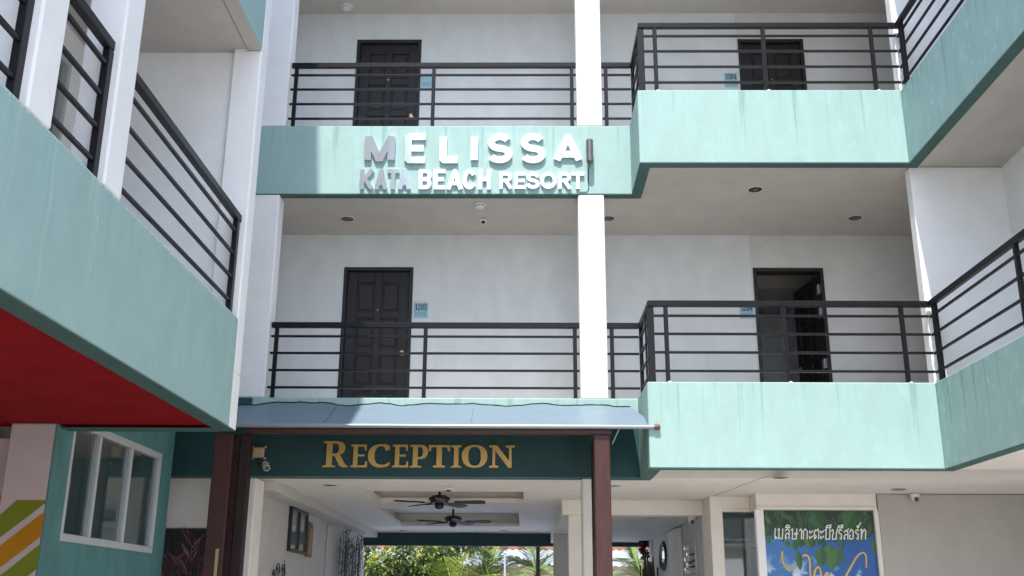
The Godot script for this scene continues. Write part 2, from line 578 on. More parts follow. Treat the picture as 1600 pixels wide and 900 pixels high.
func solid_letter(ch: String, parent: Node, at: Vector3, w: float, h: float, stroke: float, depth: float, round_: bool) -> void:
	var c := CSGCombiner3D.new()
	c.name = "letter"
	for line in strokes(ch, w, h, stroke * 0.5):
		var polys := Geometry2D.offset_polyline(line, stroke * 0.5, Geometry2D.JOIN_ROUND if round_ else Geometry2D.JOIN_MITER, Geometry2D.END_ROUND if round_ else Geometry2D.END_SQUARE)
		for q in polys:
			if Geometry2D.is_polygon_clockwise(q):
				continue
			var g := CSGPolygon3D.new()
			g.polygon = q
			g.depth = depth
			g.material = M.steel
			c.add_child(g)
	c.position = at
	parent.add_child(c, true)

func text_letter(ch: String, parent: Node, x0: float, x1: float, y0: float, y1: float, z: float, depth: float, m: Material, font: Font, called := "letter") -> void:
	var tm := TextMesh.new()
	tm.text = ch
	tm.font = font
	tm.font_size = 64
	tm.pixel_size = 0.01
	tm.depth = 0.05
	tm.curve_step = 1.0
	var bb := tm.get_aabb()
	var o := MeshInstance3D.new()
	o.name = called
	o.mesh = tm
	o.material_override = m
	var s := Vector3((x1 - x0) / bb.size.x, (y1 - y0) / bb.size.y, depth / 0.05)
	o.scale = s
	o.position = Vector3(x0 - bb.position.x * s.x, y0 - bb.position.y * s.y, z + depth * 0.5)
	parent.add_child(o, true)


# ------------------------------------------------------------------ printed poster
func dab(im: Image, p: Vector2, r: float, c: Color) -> void:
	for y in range(maxi(0, int(p.y - r - 1)), mini(im.get_height(), int(p.y + r + 2))):
		for x in range(maxi(0, int(p.x - r - 1)), mini(im.get_width(), int(p.x + r + 2))):
			var a := clampf(r + 0.5 - Vector2(x, y).distance_to(p), 0, 1)
			if a > 0:
				im.set_pixel(x, y, im.get_pixel(x, y).lerp(c, a))

func pen(im: Image, pts: Array, r0: float, r1: float, c: Color) -> void:
	var total := 0.0
	for i in pts.size() - 1:
		total += pts[i].distance_to(pts[i + 1])
	var run := 0.0
	for i in pts.size() - 1:
		var d: float = pts[i].distance_to(pts[i + 1])
		var n := maxi(1, int(d / 0.8))
		for k in n:
			var f := float(k) / n
			dab(im, pts[i].lerp(pts[i + 1], f), lerpf(r0, r1, (run + d * f) / total), c)
		run += d

func curve(pts: Array) -> Array:
	var c := Curve2D.new()
	for i in pts.size():
		var tan_: Vector2 = (pts[mini(i + 1, pts.size() - 1)] - pts[maxi(i - 1, 0)]) * 0.18
		c.add_point(pts[i], -tan_, tan_)
	return Array(c.tessellate(4, 3))

func leaf_print(im: Image, a: Vector2, b: Vector2, hw: float, c: Color) -> void:
	var d := b - a
	var l := d.length()
	if l < 1.0:
		return
	d /= l
	var n := Vector2(-d.y, d.x)
	for i in int(l * 1.4):
		var f := i / (l * 1.4)
		var w := hw * pow(sin(PI * pow(f, 0.75)), 0.85)
		for k in range(-int(w * 1.4), int(w * 1.4) + 1):
			var p := a + d * f * l + n * k / 1.4
			if p.x < 0 or p.y < 0 or p.x >= im.get_width() or p.y >= im.get_height():
				continue
			var q := c.lightened(0.10) if k > 0 else c
			if absi(k) < 1:
				q = c.lightened(0.22)
			im.set_pixelv(Vector2i(p), q)

func poster_image() -> Image:
	var w := 720
	var h := 900
	var im := Image.create(w, h, false, Image.FORMAT_RGB8)
	var n := FastNoiseLite.new()
	n.seed = 5
	n.frequency = 0.008
	n.fractal_octaves = 5
	for y in h:
		for x in w:
			var u := float(x) / w
			var v := float(y) / h
			var c := Color(0.24, 0.48, 0.74).lerp(Color(0.0, 0.33, 0.64), clampf(u * 1.5 - 0.2, 0, 1))
			var cl := clampf((n.get_noise_2d(x, y) + 0.9 * (v - 0.40) - 0.55 * (u - 0.25)) * 3.0, 0, 1) * clampf((v - 0.3) * 6.0, 0, 1)
			im.set_pixel(x, y, c.lerp(Color(0.88, 0.91, 0.95), cl))
	var r := RandomNumberGenerator.new()
	r.seed = 77
	# canopy of leaves over the top, hanging lower in the middle
	for y in 180:
		for x in w:
			if y < 150 + 30.0 * n.get_noise_2d(x * 3.0, 9.0):
				im.set_pixel(x, y, Color(0.06, 0.16, 0.10).lerp(Color(0.13, 0.26, 0.14), 0.5 + n.get_noise_2d(x * 2.0, y * 2.0)))
	for i in 150:
		var a := Vector2(r.randf() * w, r.randf() * 160 - 20)
		var hang := 1.0 - absf(a.x / w - 0.55) * 1.3
		a.y *= clampf(0.7 + 0.7 * hang, 0.5, 1.3)
		var len_ := r.randf_range(30, 85)
		var ang := r.randf_range(0.25, 0.75) * PI
		leaf_print(im, a, a + Vector2(cos(ang), sin(ang)) * len_, len_ * r.randf_range(0.16, 0.30), Color(0.07, 0.22, 0.13).lerp(Color(0.22, 0.42, 0.16), r.randf() * r.randf()))
	for q in [[480, 235, 880, 850, 0], [850, 520, 880, 840, 60], [960, 560, 900, 800, 50], [450, 600, 480, 850, 24], [740, 560, 740, 800, 45], [400, 470, 430, 600, 24], [1010, 440, 1000, 590, 20], [90, 400, 80, 520, 16], [1400, 440, 1420, 650, 18], [650, 80, 760, 300, 60], [1180, 70, 1060, 300, 70], [560, 420, 620, 560, 30], [300, 470, 350, 540, 20]]:
		if q[4] > 0:
			leaf_print(im, zp(q[0], q[1]), zp(q[2], q[3]), q[4] * 0.9, Color(0.10, 0.31, 0.14).lerp(Color(0.18, 0.42, 0.14), r.randf()))
	# gold brush script, cut by the bottom of the view
	var gold := Color(0.84, 0.73, 0.45)
	var edge := Color(0.42, 0.30, 0.12)
	for s in [[[255, 610], [258, 720], [300, 810], [350, 835], [430, 780]], [[520, 660], [550, 645], [590, 690], [600, 800], [600, 960], [610, 1100]], [[640, 980], [660, 850], [700, 800], [730, 850], [735, 960], [745, 1080]], [[760, 960], [800, 880], [830, 890], [850, 1000]], [[980, 1040], [1060, 880], [1170, 690], [1250, 615], [1300, 650], [1300, 800]]]:
		var p := []
		for v in s:
			p.append(zp(v[0], v[1]))
		p = curve(p)
		pen(im, p, 9.0, 6.5, edge)
		pen(im, p, 6.5, 4.2, gold)
	# the Thai line
	var g := {
		"e": [[[0.35, 0.0], [0.35, 0.85], [0.6, 1.0], [0.95, 0.85], [0.6, 0.78]]],
		"m": [[[0.0, 0.12], [0.22, 0.0], [0.25, 0.85], [0.05, 1.0], [0.3, 0.9], [0.92, 1.0], [0.92, 0.0]]],
		"l": [[[0.1, 0.2], [0.5, 0.0], [0.92, 0.2], [0.92, 1.0]], [[0.92, 0.55], [0.5, 0.42], [0.12, 0.65], [0.2, 1.0], [0.42, 0.82]]],
		"S": [[[0.0, 0.12], [0.2, 0.0], [0.22, 1.0], [0.8, 1.0], [0.8, 0.0]], [[0.45, 0.55], [0.62, 0.42], [0.7, 0.6], [1.0, 0.42]]],
		"a": [[[0.1, 0.2], [0.5, 0.0], [0.9, 0.2], [0.9, 1.0]]],
		"k": [[[0.15, 1.0], [0.15, 0.45], [0.0, 0.3], [0.45, 0.0], [0.92, 0.25], [0.92, 1.0]]],
		"z": [[[0.15, 0.2], [0.3, 0.42], [0.95, 0.18]], [[0.15, 0.72], [0.3, 0.95], [0.95, 0.7]]],
		"t": [[[0.35, 0.6], [0.5, 0.78], [0.2, 1.0], [0.08, 0.5], [0.25, 0.1], [0.5, 0.2], [0.75, 0.0], [0.95, 0.25], [0.95, 1.0]]],
		"b": [[[0.0, 0.12], [0.2, 0.0], [0.2, 1.0], [0.9, 1.0], [0.9, 0.0]]],
		"c": [[[0.0, 0.2], [0.2, 0.05], [0.35, 0.3], [0.2, 0.6], [0.2, 1.0], [0.85, 1.0], [0.85, 0.35], [1.0, 0.0]]],
		"r": [[[0.15, 0.15], [0.6, 0.05], [0.95, 0.15]], [[0.15, 0.15], [0.25, 0.42], [0.85, 0.5], [0.85, 1.0], [0.5, 0.9]]],
		"s": [[[0.12, 0.3], [0.5, 0.12], [0.92, 0.35], [0.92, 1.0]], [[0.92, 0.6], [0.5, 0.5], [0.15, 0.7], [0.2, 1.0], [0.42, 0.85]], [[0.7, 0.2], [1.0, -0.05]]],
		"o": [[[0.1, 0.3], [0.45, 0.0], [0.92, 0.25], [0.92, 0.9], [0.6, 1.0], [0.12, 0.95], [0.12, 0.6], [0.35, 0.6]]],
		"h": [[[0.0, 0.12], [0.2, 0.0], [0.2, 1.0], [0.3, 0.35], [0.7, 0.0], [0.92, 0.2], [0.92, 1.0]]],
		"i": [[[0.0, 0.0], [0.2, -0.25], [0.7, -0.28], [1.0, 0.0], [0.0, 0.0]]],
		"I": [[[0.0, 0.0], [0.2, -0.25], [0.7, -0.28], [1.0, 0.0], [0.0, 0.0]], [[0.98, 0.0], [0.98, -0.4]]],
		"x": [[[0.2, 0.0], [0.0, -0.2], [0.4, -0.25], [0.4, 0.0], [0.15, 0.0]], [[0.4, -0.2], [0.9, -0.6]]],
	}
	var line := [["e", 148, 185], ["m", 195, 262], ["l", 285, 345], ["S", 362, 450], ["a", 465, 500], ["k", 512, 572], ["z", 588, 640], ["t", 648, 716], ["z", 728, 778], ["b", 790, 858], ["c", 872, 945], ["r", 955, 1005], ["s", 1022, 1085], ["o", 1095, 1150], ["r", 1168, 1215], ["h", 1235, 1308], ["i", 290, 345], ["I", 800, 860], ["I", 950, 1010], ["x", 1190, 1240]]
	for pass_ in 2:
		for q in line:
			for s in g[q[0]]:
				var p := []
				for v in s:
					var up: bool = q[0] in ["i", "I", "x"]
					var yy: float = 440.0 - (1.0 - v[1]) * 132.0 if not up else 292.0 + v[1] * 110.0
					p.append(zp(q[1] + v[0] * (q[2] - q[1]) + (440.0 - yy) * 0.06, yy))
				if pass_ == 0:
					pen(im, p, 5.2, 5.2, Color(0.05, 0.10, 0.08))
				else:
					pen(im, p, 3.6, 3.6, Color(0.93, 0.94, 0.90))
	return im

func zp(x: float, y: float) -> Vector2:
	return Vector2((x - 10.0 - (y - 70.0) * 0.058) * 720.0 / 1395.0, (y - 70.0) * 900.0 / 1810.0)


# ------------------------------------------------------------------ plants
func leaf_quad(s: SurfaceTool, p: Vector3, d: Vector3, n: Vector3, l: float, w: float, c: Color) -> void:
	var side := d.cross(n).normalized() * w
	var mid := p + d * l * 0.45 + n * w * 0.25
	var tip := p + d * l
	s.set_smooth_group(-1)
	s.set_color(c)
	for v in [p, mid + side, tip, p, tip, mid - side]:
		s.add_vertex(v)

func leaf_mat() -> StandardMaterial3D:
	var m := StandardMaterial3D.new()
	m.vertex_color_use_as_albedo = true
	m.roughness = 0.5
	m.cull_mode = BaseMaterial3D.CULL_DISABLED
	m.backlight_enabled = true
	m.backlight = Color(0.25, 0.30, 0.08)
	return m

func rand_dir() -> Vector3:
	return Vector3(rng.randfn(), rng.randfn(), rng.randfn()).normalized()

func bushy_tree(at: Vector3, h: float, rad: Vector3, n: int, c0: Color, c1: Color, ll: float, label: String) -> void:
	var o := thing("leafy_tree", label, "tree", at)
	var t := sf()
	tube(t, [Vector3.ZERO, Vector3(0.05, h * 0.3, 0.03), Vector3(-0.03, h * 0.6, 0.0), Vector3(0.02, h * 0.9, 0.0)], 0.10, 0.035)
	var clumps := []
	for k in 34:
		var d := rand_dir()
		var q := Vector3(0, h, 0) + Vector3(d.x * rad.x, d.y * rad.y, d.z * rad.z) * rng.randf_range(0.35, 1.0)
		clumps.append(q)
		tube(t, [Vector3(0, h * rng.randf_range(0.45, 0.8), 0), Vector3(q.x * 0.5, lerpf(h * 0.8, q.y, 0.6), q.z * 0.5), q], 0.030, 0.006, 5)
	commit("trunk", t, M.bark, o)
	var s := sf()
	for k in n:
		var q: Vector3 = clumps[rng.randi() % clumps.size()]
		var d := rand_dir()
		var p := q + d * rng.randf() * 0.42
		var dir := (d + Vector3(0, -0.35, 0) + rand_dir() * 0.5).normalized()
		var nn := (Vector3.UP + rand_dir() * 0.7).normalized()
		var upturn := clampf(d.y * 0.7 + rng.randf() * 0.6, 0, 1)  # leaves pointing up from the clump lean towards the second colour
		leaf_quad(s, p, dir, nn, ll * rng.randf_range(0.6, 1.2), ll * 0.2, c0.lerp(c1, upturn))
	commit("crown", s, M.leaf, o)

func palm(at: Vector3, trunk_h: float, fronds: int, flen: float, c0: Color, c1: Color, label: String) -> void:
	var o := thing("palm_tree", label, "palm", at, "garden palms behind the lobby")
	var t := sf()
	tube(t, [Vector3.ZERO, Vector3(0.04, trunk_h * 0.5, 0), Vector3(0.0, trunk_h, 0)], 0.10, 0.07)
	commit("trunk", t, M.bark, o)
	for k in fronds:
		var yaw := TAU * k / fronds + rng.randf_range(-0.3, 0.3)
		var lift := rng.randf_range(0.3, 1.35)
		var f := Vector3(cos(yaw), 0, sin(yaw))
		var pts := []
		for i in 13:
			var u := i / 12.0
			pts.append(Vector3(0, trunk_h, 0) + f * (flen * u * cos(lift) * (1.0 + 0.2 * u)) + Vector3.UP * (flen * (u * sin(lift) - 0.62 * u * u * cos(lift) - 0.12 * u * u)))
		var s := sf()
		s.set_color(c1)
		tube(s, pts, 0.014, 0.003, 5)
		var col := c0.lerp(c1, rng.randf())
		for i in range(4, 49):
			var u := i / 48.0
			var a := int(u * 11.99)
			var p: Vector3 = pts[a].lerp(pts[a + 1], u * 12 - a) if a < 12 else pts[12]
			var d: Vector3 = (pts[mini(a + 1, 12)] - pts[a]).normalized()
			var side := d.cross(Vector3.UP).normalized()
			for sg in [-1.0, 1.0]:
				var ld: Vector3 = (side * sg + d * 0.75 + Vector3(0, -0.25 + 0.2 * rng.randf(), 0)).normalized()
				leaf_quad(s, p, ld, Vector3.UP, flen * 0.34 * sin(PI * (0.12 + 0.82 * u)) * rng.randf_range(0.85, 1.1), 0.016, col.lerp(c1, rng.randf() * 0.5))
		commit("frond", s, M.leaf, o)


# ------------------------------------------------------------------ the place
func _ready() -> void:
	rng.seed = 4242
	# camera
	var cam := Camera3D.new()
	cam.name = "camera"
	cam.position = Vector3(0, 1.6, 0)
	cam.rotation_order = EULER_ORDER_YXZ
	cam.rotation = Vector3(0.29993, 0.01492, 0.006335)
	cam.fov = 31.30
	cam.far = 400.0
	cam.near = 0.05
	add_child(cam)
	cam.current = true
	# sky and exposure
	var sky_mat := ProceduralSkyMaterial.new()
	sky_mat.sky_top_color = Color(0.47, 0.62, 0.87)
	sky_mat.sky_horizon_color = Color(0.93, 0.948, 0.965)
	sky_mat.sky_curve = 0.22
	sky_mat.sky_energy_multiplier = 1.36
	sky_mat.ground_bottom_color = Color(0.40, 0.38, 0.35)
	sky_mat.ground_horizon_color = Color(0.62, 0.62, 0.60)
	sky_mat.sun_angle_max = 75.0
	sky_mat.sun_curve = 0.6
	var sky := Sky.new()
	sky.sky_material = sky_mat
	var env := Environment.new()
	env.background_mode = Environment.BG_SKY
	env.sky = sky
	env.tonemap_mode = Environment.TONE_MAPPER_LINEAR
	env.tonemap_exposure = 2.1
	env.sdfgi_enabled = true
	env.ssao_enabled = true
	env.ssil_enabled = true
	var we := WorldEnvironment.new()
	we.name = "sky"
	we.environment = env
	add_child(we)
	# the sun: high, behind the camera and a little to its left
	var sun := DirectionalLight3D.new()
	sun.name = "sun"
	sun.light_color = Color(1.0, 0.98, 0.945)
	sun.light_energy = 1.12
	sun.light_angular_distance = 0.55
	sun.shadow_enabled = true
	add_child(sun)
	sun.look_at_from_position(Vector3.ZERO, Vector3(0.075, -1.0, -0.5), Vector3.UP)

	make_materials()
	M.leaf = leaf_mat()
	var g := bx("ground", Vector3(-90, -0.3, -120), Vector3(90, 0, 90), M.paving, self)
	g.set_meta("kind", "structure")

	centre_building()
	left_wing()
	right_wing()
	railings()
	awning_and_posts()
	signs()
	fittings()
	lobby()
	ground_right()
	garden()


func centre_building() -> void:
	var o := thing("hotel_building", "teal and white galleried hotel block across the courtyard, with the reception passage below", "building")
	# parapet beams of the storeys
	bx_uv("parapet", Vector3(-5.6, B2, ZF - T), Vector3(XP + T - 0.003, T2, ZF), M.teal_front, o, 4.0, 0.13)
	bx_uv("parapet", Vector3(-5.6, B3, ZF - T), Vector3(XP + T - 0.003, T3, ZF), M.teal_front, o, 4.0, 0.50)
	bx_uv("parapet", Vector3(-5.6, B4, ZF - T), Vector3(XP + T - 0.003, T4, ZF), M.teal_front, o, 4.0, 0.7)
	# projecting balcony: side cheek and front
	for b in [[B2, T2, 0.0], [B3, T3, 0.37], [B4, T4, 0.6]]:
		bx_uv("parapet", Vector3(XP, b[0] + 0.002, ZF), Vector3(XP + T, b[1] + 0.002, ZP - T), M.teal_front, o, 4.0, b[2] + 0.2)
		bx_uv("parapet", Vector3(XP, b[0], ZP - T), Vector3(XR, b[1], ZP), M.teal_front, o, 4.0, b[2])
	# dark painted undersides
	for y in [B2, B3]:
		bx("underside", Vector3(-5.6, y - 0.006, ZF - T), Vector3(XP + T - 0.004, y - 0.001, ZF - 0.001), M.teal_edge, o)
		bx("underside", Vector3(XP + 0.001, y - 0.006, ZF), Vector3(XP + T, y - 0.001, ZP - T), M.teal_edge, o)
		bx("underside", Vector3(XP + 0.001, y - 0.006, ZP - T), Vector3(XR, y - 0.001, ZP - 0.001), M.teal_edge, o)
	# columns between the beams
	for y in [[T2, B3 - 0.001], [T3, B4], [T4, 12.5]]:
		bx("column", Vector3(0.581, y[0], ZF - 0.30), Vector3(0.874, y[1], ZF - 0.003), M.white, o, 0.012)
		bx("column", Vector3(-3.12, y[0], ZF - 0.24), Vector3(-2.815, y[1], ZF - 0.003), M.white, o, 0.012)
	bx("column", Vector3(0.581, 0, ZF - 0.30), Vector3(0.874, B2, ZF - 0.003), M.cream, o, 0.012)
	bx("column", Vector3(-3.10, 0, ZF - 0.42), Vector3(-2.84, B2, ZF - 0.06), M.cream, o, 0.012)
	# dark painted fascia behind the reception letters
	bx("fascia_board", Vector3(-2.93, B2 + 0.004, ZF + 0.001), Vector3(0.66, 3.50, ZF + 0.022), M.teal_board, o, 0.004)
	bx("fascia_board", Vector3(-5.6, B2 + 0.004, ZF + 0.001), Vector3(-2.93, 3.715, ZF + 0.016), M.teal_dark, o, 0.004)  # left board: shade under the bridge put into a darker teal, full height
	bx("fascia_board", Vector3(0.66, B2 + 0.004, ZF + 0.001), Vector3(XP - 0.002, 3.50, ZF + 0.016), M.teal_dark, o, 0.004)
	# corridor ceilings and floors
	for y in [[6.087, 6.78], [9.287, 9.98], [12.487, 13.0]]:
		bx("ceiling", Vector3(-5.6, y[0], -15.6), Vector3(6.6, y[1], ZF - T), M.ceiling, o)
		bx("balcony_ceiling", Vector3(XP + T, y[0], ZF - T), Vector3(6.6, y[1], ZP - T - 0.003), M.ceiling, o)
	for y in [3.6, 6.80]:
		var fl := sf()
		var nx := 20
		for i in nx:
			for k in 3:
				var x0 := -5.6 + i * 0.6
				box(fl, Vector3(x0 + 0.003, y - 0.02, -12.24 + k * 0.43), Vector3(x0 + 0.597, y, -12.24 + k * 0.43 + 0.427), 0.002)
		commit("floor_tiles", fl, M.tile, o).set_meta("kind", "stuff")
		bx("balcony_floor", Vector3(XP + T, y - 0.02, ZF - T), Vector3(6.6, y, ZP - T), M.tile, o)
	bx("floor_slab", Vector3(-5.6, 3.2, -15.6), Vector3(6.6, 3.575, ZF - T), M.ceiling, o)
	# rear walls of the galleries, each with its two doorways
	for s in [[3.6, 6.087, 5.655, 0], [6.80, 9.287, 8.888, 1]]:
		wall_with_hole("gallery_wall", o, -5.6, 2.80, s[0], s[1], -12.42, ZR, -2.29, -1.42, s[2], M.wall)
		wall_with_hole("gallery_wall", o, 2.80, 6.6, s[0], s[1], -12.42, ZR + 0.001, 2.822, 3.697, s[2], M.wall_greige)
		door_frame(o, -2.29, -1.42, s[0], s[2], ZR)
		door_leaf(o, -2.245, -1.465, s[0] + 0.01, s[2] - 0.047, ZR - 0.05)
		var fr := door_frame(o, 2.822, 3.697, s[0], s[2], ZR)
		if s[3] == 1:
			door_leaf(o, 2.867, 3.652, s[0] + 0.01, s[2] - 0.047, ZR - 0.05, 0.0, false)
		else:
			door_leaf(o, 2.867, 3.652, s[0] + 0.01, s[2] - 0.047, ZR - 0.165, deg_to_rad(-83), false)
			for y in [1.80, 1.50, 0.85]:
				bx("hinge", Vector3(3.632, s[0] + y - 0.06, ZR - 0.145), Vector3(3.6525, s[0] + y + 0.06, ZR - 0.06), M.steel, fr, 0.003)
	bx("gallery_wall", Vector3(-5.6, 10.0, -12.42), Vector3(6.6, 12.487, ZR), M.wall, o)
	# settlement crack in the passage soffit
	var cr := sf()
	tube(cr, [Vector3(2.28, 2.8955, -12.72), Vector3(2.36, 2.8955, -12.05), Vector3(2.40, 2.8955, -11.5), Vector3(2.49, 2.8955, -10.75)], 0.003, 0.002, 5)
	commit("crack", cr, M.brown, o)
	# room behind the open door
	bx("room_wall", Vector3(1.7, 3.6, -15.4), Vector3(4.05, 6.087, -15.3), M.wall, o)
	bx("room_wall", Vector3(1.6, 3.6, -15.4), Vector3(1.7, 6.087, -12.42), M.wall, o)
	bx("room_wall", Vector3(3.98, 3.6, -15.3), Vector3(4.08, 6.087, -12.42), M.wall, o)
	bx("room_floor", Vector3(1.7, 3.576, -15.3), Vector3(3.98, 3.60, -12.42), M.tile, o)
	bx("room_ceiling", Vector3(1.7, 5.90, -15.3), Vector3(3.98, 6.085, -13.9), M.ceiling, o)
	# back and ends of the block
	bx("back_wall", Vector3(-5.6, 3.6, -15.75), Vector3(6.75, 13.0, -15.6), M.cream, o)
	bx("end_wall", Vector3(6.6, 0, -15.6), Vector3(6.75, 13.0, -10.1), M.white, o)
	bx("back_wall", Vector3(-5.6, 0, -14.2), Vector3(-3.2, 3.2, -14.05), M.lobby_wall, o)
	bx("store_ceiling", Vector3(-5.6, 2.55, -14.05), Vector3(-3.2, 2.6, -11.1), M.lobby_wall, o)
	bx("end_wall", Vector3(-5.75, 0, -15.75), Vector3(-5.6, 13.0, ZF), M.white, o)


func left_wing() -> void:
	var o := thing("left_wing", "left hotel wing with teal parapets, white columns and a red painted ceiling underneath", "building")
	for b in [[B2, T2], [B3, T3], [B4, T4]]:
		bx_uv("parapet", Vector3(XL - T, b[0], ZL), Vector3(XL, b[1], 4.0), M.teal_left, o, 6.0)
	bx("underside", Vector3(XL - T - 0.015, B2 - 0.008, -7.848), Vector3(XL - 0.002, B2 - 0.001, 4.0), M.teal_edge, o)
	bx("underside", Vector3(-3.6, B2 - 0.008, -7.879), Vector3(XL - T - 0.015, B2 - 0.001, -7.72), M.teal_edge, o)
	# pale soffit strip under the upper parapet
	bx("soffit_strip", Vector3(XL - T + 0.004, B3 - 0.006, ZL + 0.002), Vector3(XL - 0.006, B3 - 0.001, 4.0), M.ceiling, o)
	bx("joint_line", Vector3(XL - T - 0.006, B3 + 0.004, -7.72), Vector3(XL - T - 0.001, B3 + 0.0075, 4.0), M.brown, o)
	# corner column and corridor columns
	bx("column", Vector3(XL - T - 0.002, B2, -7.85), Vector3(XL - 0.001, 3.3, ZL), M.white, o, 0.004)
	for y in [[3.3, B3], [B3, B4], [B4, 10.75]]:
		bx("column", Vector3(-2.475, y[0], -7.85), Vector3(XL - 0.001, y[1], ZL), M.white, o, 0.012)
	for z in [[-4.37, -4.13], [-5.245, -5.01], [-1.4, -1.15], [1.6, 1.85]]:
		for y in [[T2, B3], [T3, B4]]:
			bx("column", Vector3(-2.455, y[0], z[0]), Vector3(XL - 0.002, y[1], z[1]), M.white, o, 0.012)
	# ceilings, end walls, corridor wall
	bx("red_ceiling", Vector3(-6.2, 2.897, -7.84), Vector3(XL - T, 3.2, 4.0), M.red, o)
	bx("edge_lip", Vector3(-3.6, B2 + 0.004, -7.88), Vector3(-2.475, 3.575, -7.842), M.teal_wall, o)
	bx("floor_slab", Vector3(-6.2, 3.2, -7.84), Vector3(XL - T, 3.6, 4.0), M.tile, o)
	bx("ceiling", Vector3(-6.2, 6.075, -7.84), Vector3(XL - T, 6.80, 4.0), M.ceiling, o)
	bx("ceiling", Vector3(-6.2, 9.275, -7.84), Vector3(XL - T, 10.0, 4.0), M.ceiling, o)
	for y in [[3.6, 6.075], [6.80, 9.275]]:
		bx("end_wall", Vector3(-6.2, y[0], -7.84), Vector3(-2.475, y[1], -7.72), M.white, o)
	bx("corridor_wall", Vector3(-3.85, 6.80, -7.72), Vector3(-3.72, 9.275, 4.0), M.white, o)
	# corridor wall with the window behind the railing
	var w := sf()
	box(w, Vector3(-3.85, 3.6, -6.30), Vector3(-3.72, 6.075, 4.0))
	box(w, Vector3(-3.85, 3.6, -7.72), Vector3(-3.72, 6.075, -7.42))
	box(w, Vector3(-3.85, 3.6, -7.42), Vector3(-3.72, 4.45, -6.30))
	box(w, Vector3(-3.85, 5.80, -7.42), Vector3(-3.72, 6.075, -6.30))
	commit("corridor_wall", w, M.white, o)
	var fr := sf()
	for q in [[4.45, 4.50, -7.42, -6.30], [5.75, 5.80, -7.42, -6.30], [4.50, 5.75, -7.42, -7.37], [4.50, 5.75, -6.35, -6.30], [4.50, 5.75, -6.89, -6.83]]:
		box(fr, Vector3(-3.80, q[0], q[2]), Vector3(-3.705, q[1], q[3]), 0.004)
	var wf := commit("window", fr, M.alu, o)
	for q in [[-7.37, -6.89], [-6.83, -6.35]]:
		bx("pane", Vector3(-3.765, 4.50, q[0]), Vector3(-3.76, 5.75, q[1]), M.glass, wf)
	bx("outer_wall", Vector3(-6.35, 0, -10.8), Vector3(-6.2, 15.6, 4.0), M.white, o)
	for y in [[3.46, 3.60], [6.09, 6.80], [9.29, 10.0]]:
		bx("bridge_floor", Vector3(-6.2, y[0], ZF), Vector3(-3.2, y[1], -7.88), M.ceiling, o)
	# set-back top storeys
	bx("upper_wall", Vector3(-6.2, 10.0, -7.85), Vector3(-3.08, 15.6, 4.0), M.white, o)
	bx("terrace_end_wall", Vector3(-3.08, 10.0, -7.85), Vector3(-2.475, 10.75, -7.72), M.white, o)
	# ground floor: striped pier, end wall, teal wall with the sliding window
	bx("pier", Vector3(-3.888, 0, -7.95), Vector3(-3.541, 2.897, -7.669), M.pink, o, 0.01)
	bx("ground_wall", Vector3(-6.2, 0, -7.95), Vector3(-3.888, 2.80, -7.80), M.pink, o)
	var bands := [[2.243, 2.315, 2.02, 2.305, M.green_stripe, -3.79], [1.93, 0.0, 1.80, 0.0, M.orange_stripe, 0.0]]
	# diagonal painted bands on the pier front: left/right lower and upper edges
	for q in [[2.02, 2.305, 2.20, 2.325, M.green_stripe, true], [1.78, 2.065, 1.955, 2.245, M.orange_stripe, false], [1.54, 1.835, 1.715, 2.01, M.green_stripe, false], [1.30, 1.60, 1.475, 1.775, M.orange_stripe, false]]:
		var s := sf()
		var x0 := -3.886
		var x1 := -3.543
		var z := -7.6655
		if q[5]:
			poly(s, [Vector3(x0, q[0], z), Vector3(x1, q[1], z), Vector3(x1, q[3], z), Vector3(-3.76, 2.325, z), Vector3(x0, q[2], z)], Vector3(0, 2, -9))
		else:
			poly(s, [Vector3(x0, q[0], z), Vector3(x1, q[1], z), Vector3(x1, q[3], z), Vector3(x0, q[2], z)], Vector3(0, 2, -9))
		commit("painted_stripe", s, q[4], o)
	var s2 := sf()
	poly(s2, [Vector3(-4.6, 1.75, -7.797), Vector3(-3.89, 2.30, -7.797), Vector3(-3.89, 2.42, -7.797), Vector3(-4.6, 1.9, -7.797)], Vector3(0, 2, -9))
	commit("painted_stripe", s2, M.orange_stripe, o)
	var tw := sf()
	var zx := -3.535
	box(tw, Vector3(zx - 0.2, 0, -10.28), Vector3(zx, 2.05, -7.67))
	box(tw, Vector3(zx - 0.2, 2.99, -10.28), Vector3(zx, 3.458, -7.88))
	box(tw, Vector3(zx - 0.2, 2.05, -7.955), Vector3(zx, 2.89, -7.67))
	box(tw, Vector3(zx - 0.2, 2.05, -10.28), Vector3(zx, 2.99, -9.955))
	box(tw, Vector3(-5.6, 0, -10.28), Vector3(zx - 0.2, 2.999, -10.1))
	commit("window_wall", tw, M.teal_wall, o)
	bx("room_ceiling", Vector3(-6.2, 2.96, -10.1), Vector3(zx - 0.2, 2.998, -7.95), M.ceiling, o)
	bx("room_wall", Vector3(-5.6, 0, -10.1), Vector3(-5.5, 3.0, -7.95), M.wall_greige, o)
	var fs := sf()
	for q in [[2.05, 2.11, -9.955, -7.955], [2.93, 2.99, -9.955, -7.955], [2.11, 2.93, -7.99, -7.955], [2.11, 2.93, -9.955, -9.90], [2.11, 2.93, -8.505, -8.465], [2.11, 2.93, -9.215, -9.17]]:
		box(fs, Vector3(zx - 0.035, q[0], q[2]), Vector3(zx + 0.010, q[1], q[3]), 0.005)
	var win := commit("window", fs, M.alu, o)
	for q in [[-8.465, -7.99], [-9.17, -8.505], [-9.90, -9.215]]:
		bx("pane", Vector3(zx - 0.028, 2.11, q[0]), Vector3(zx - 0.024, 2.93, q[1]), M.glass, win)
		bx("sash", Vector3(zx - 0.034, 2.11, q[0] - 0.002), Vector3(zx - 0.016, 2.93, q[0] + 0.05), M.sash, win, 0.003)
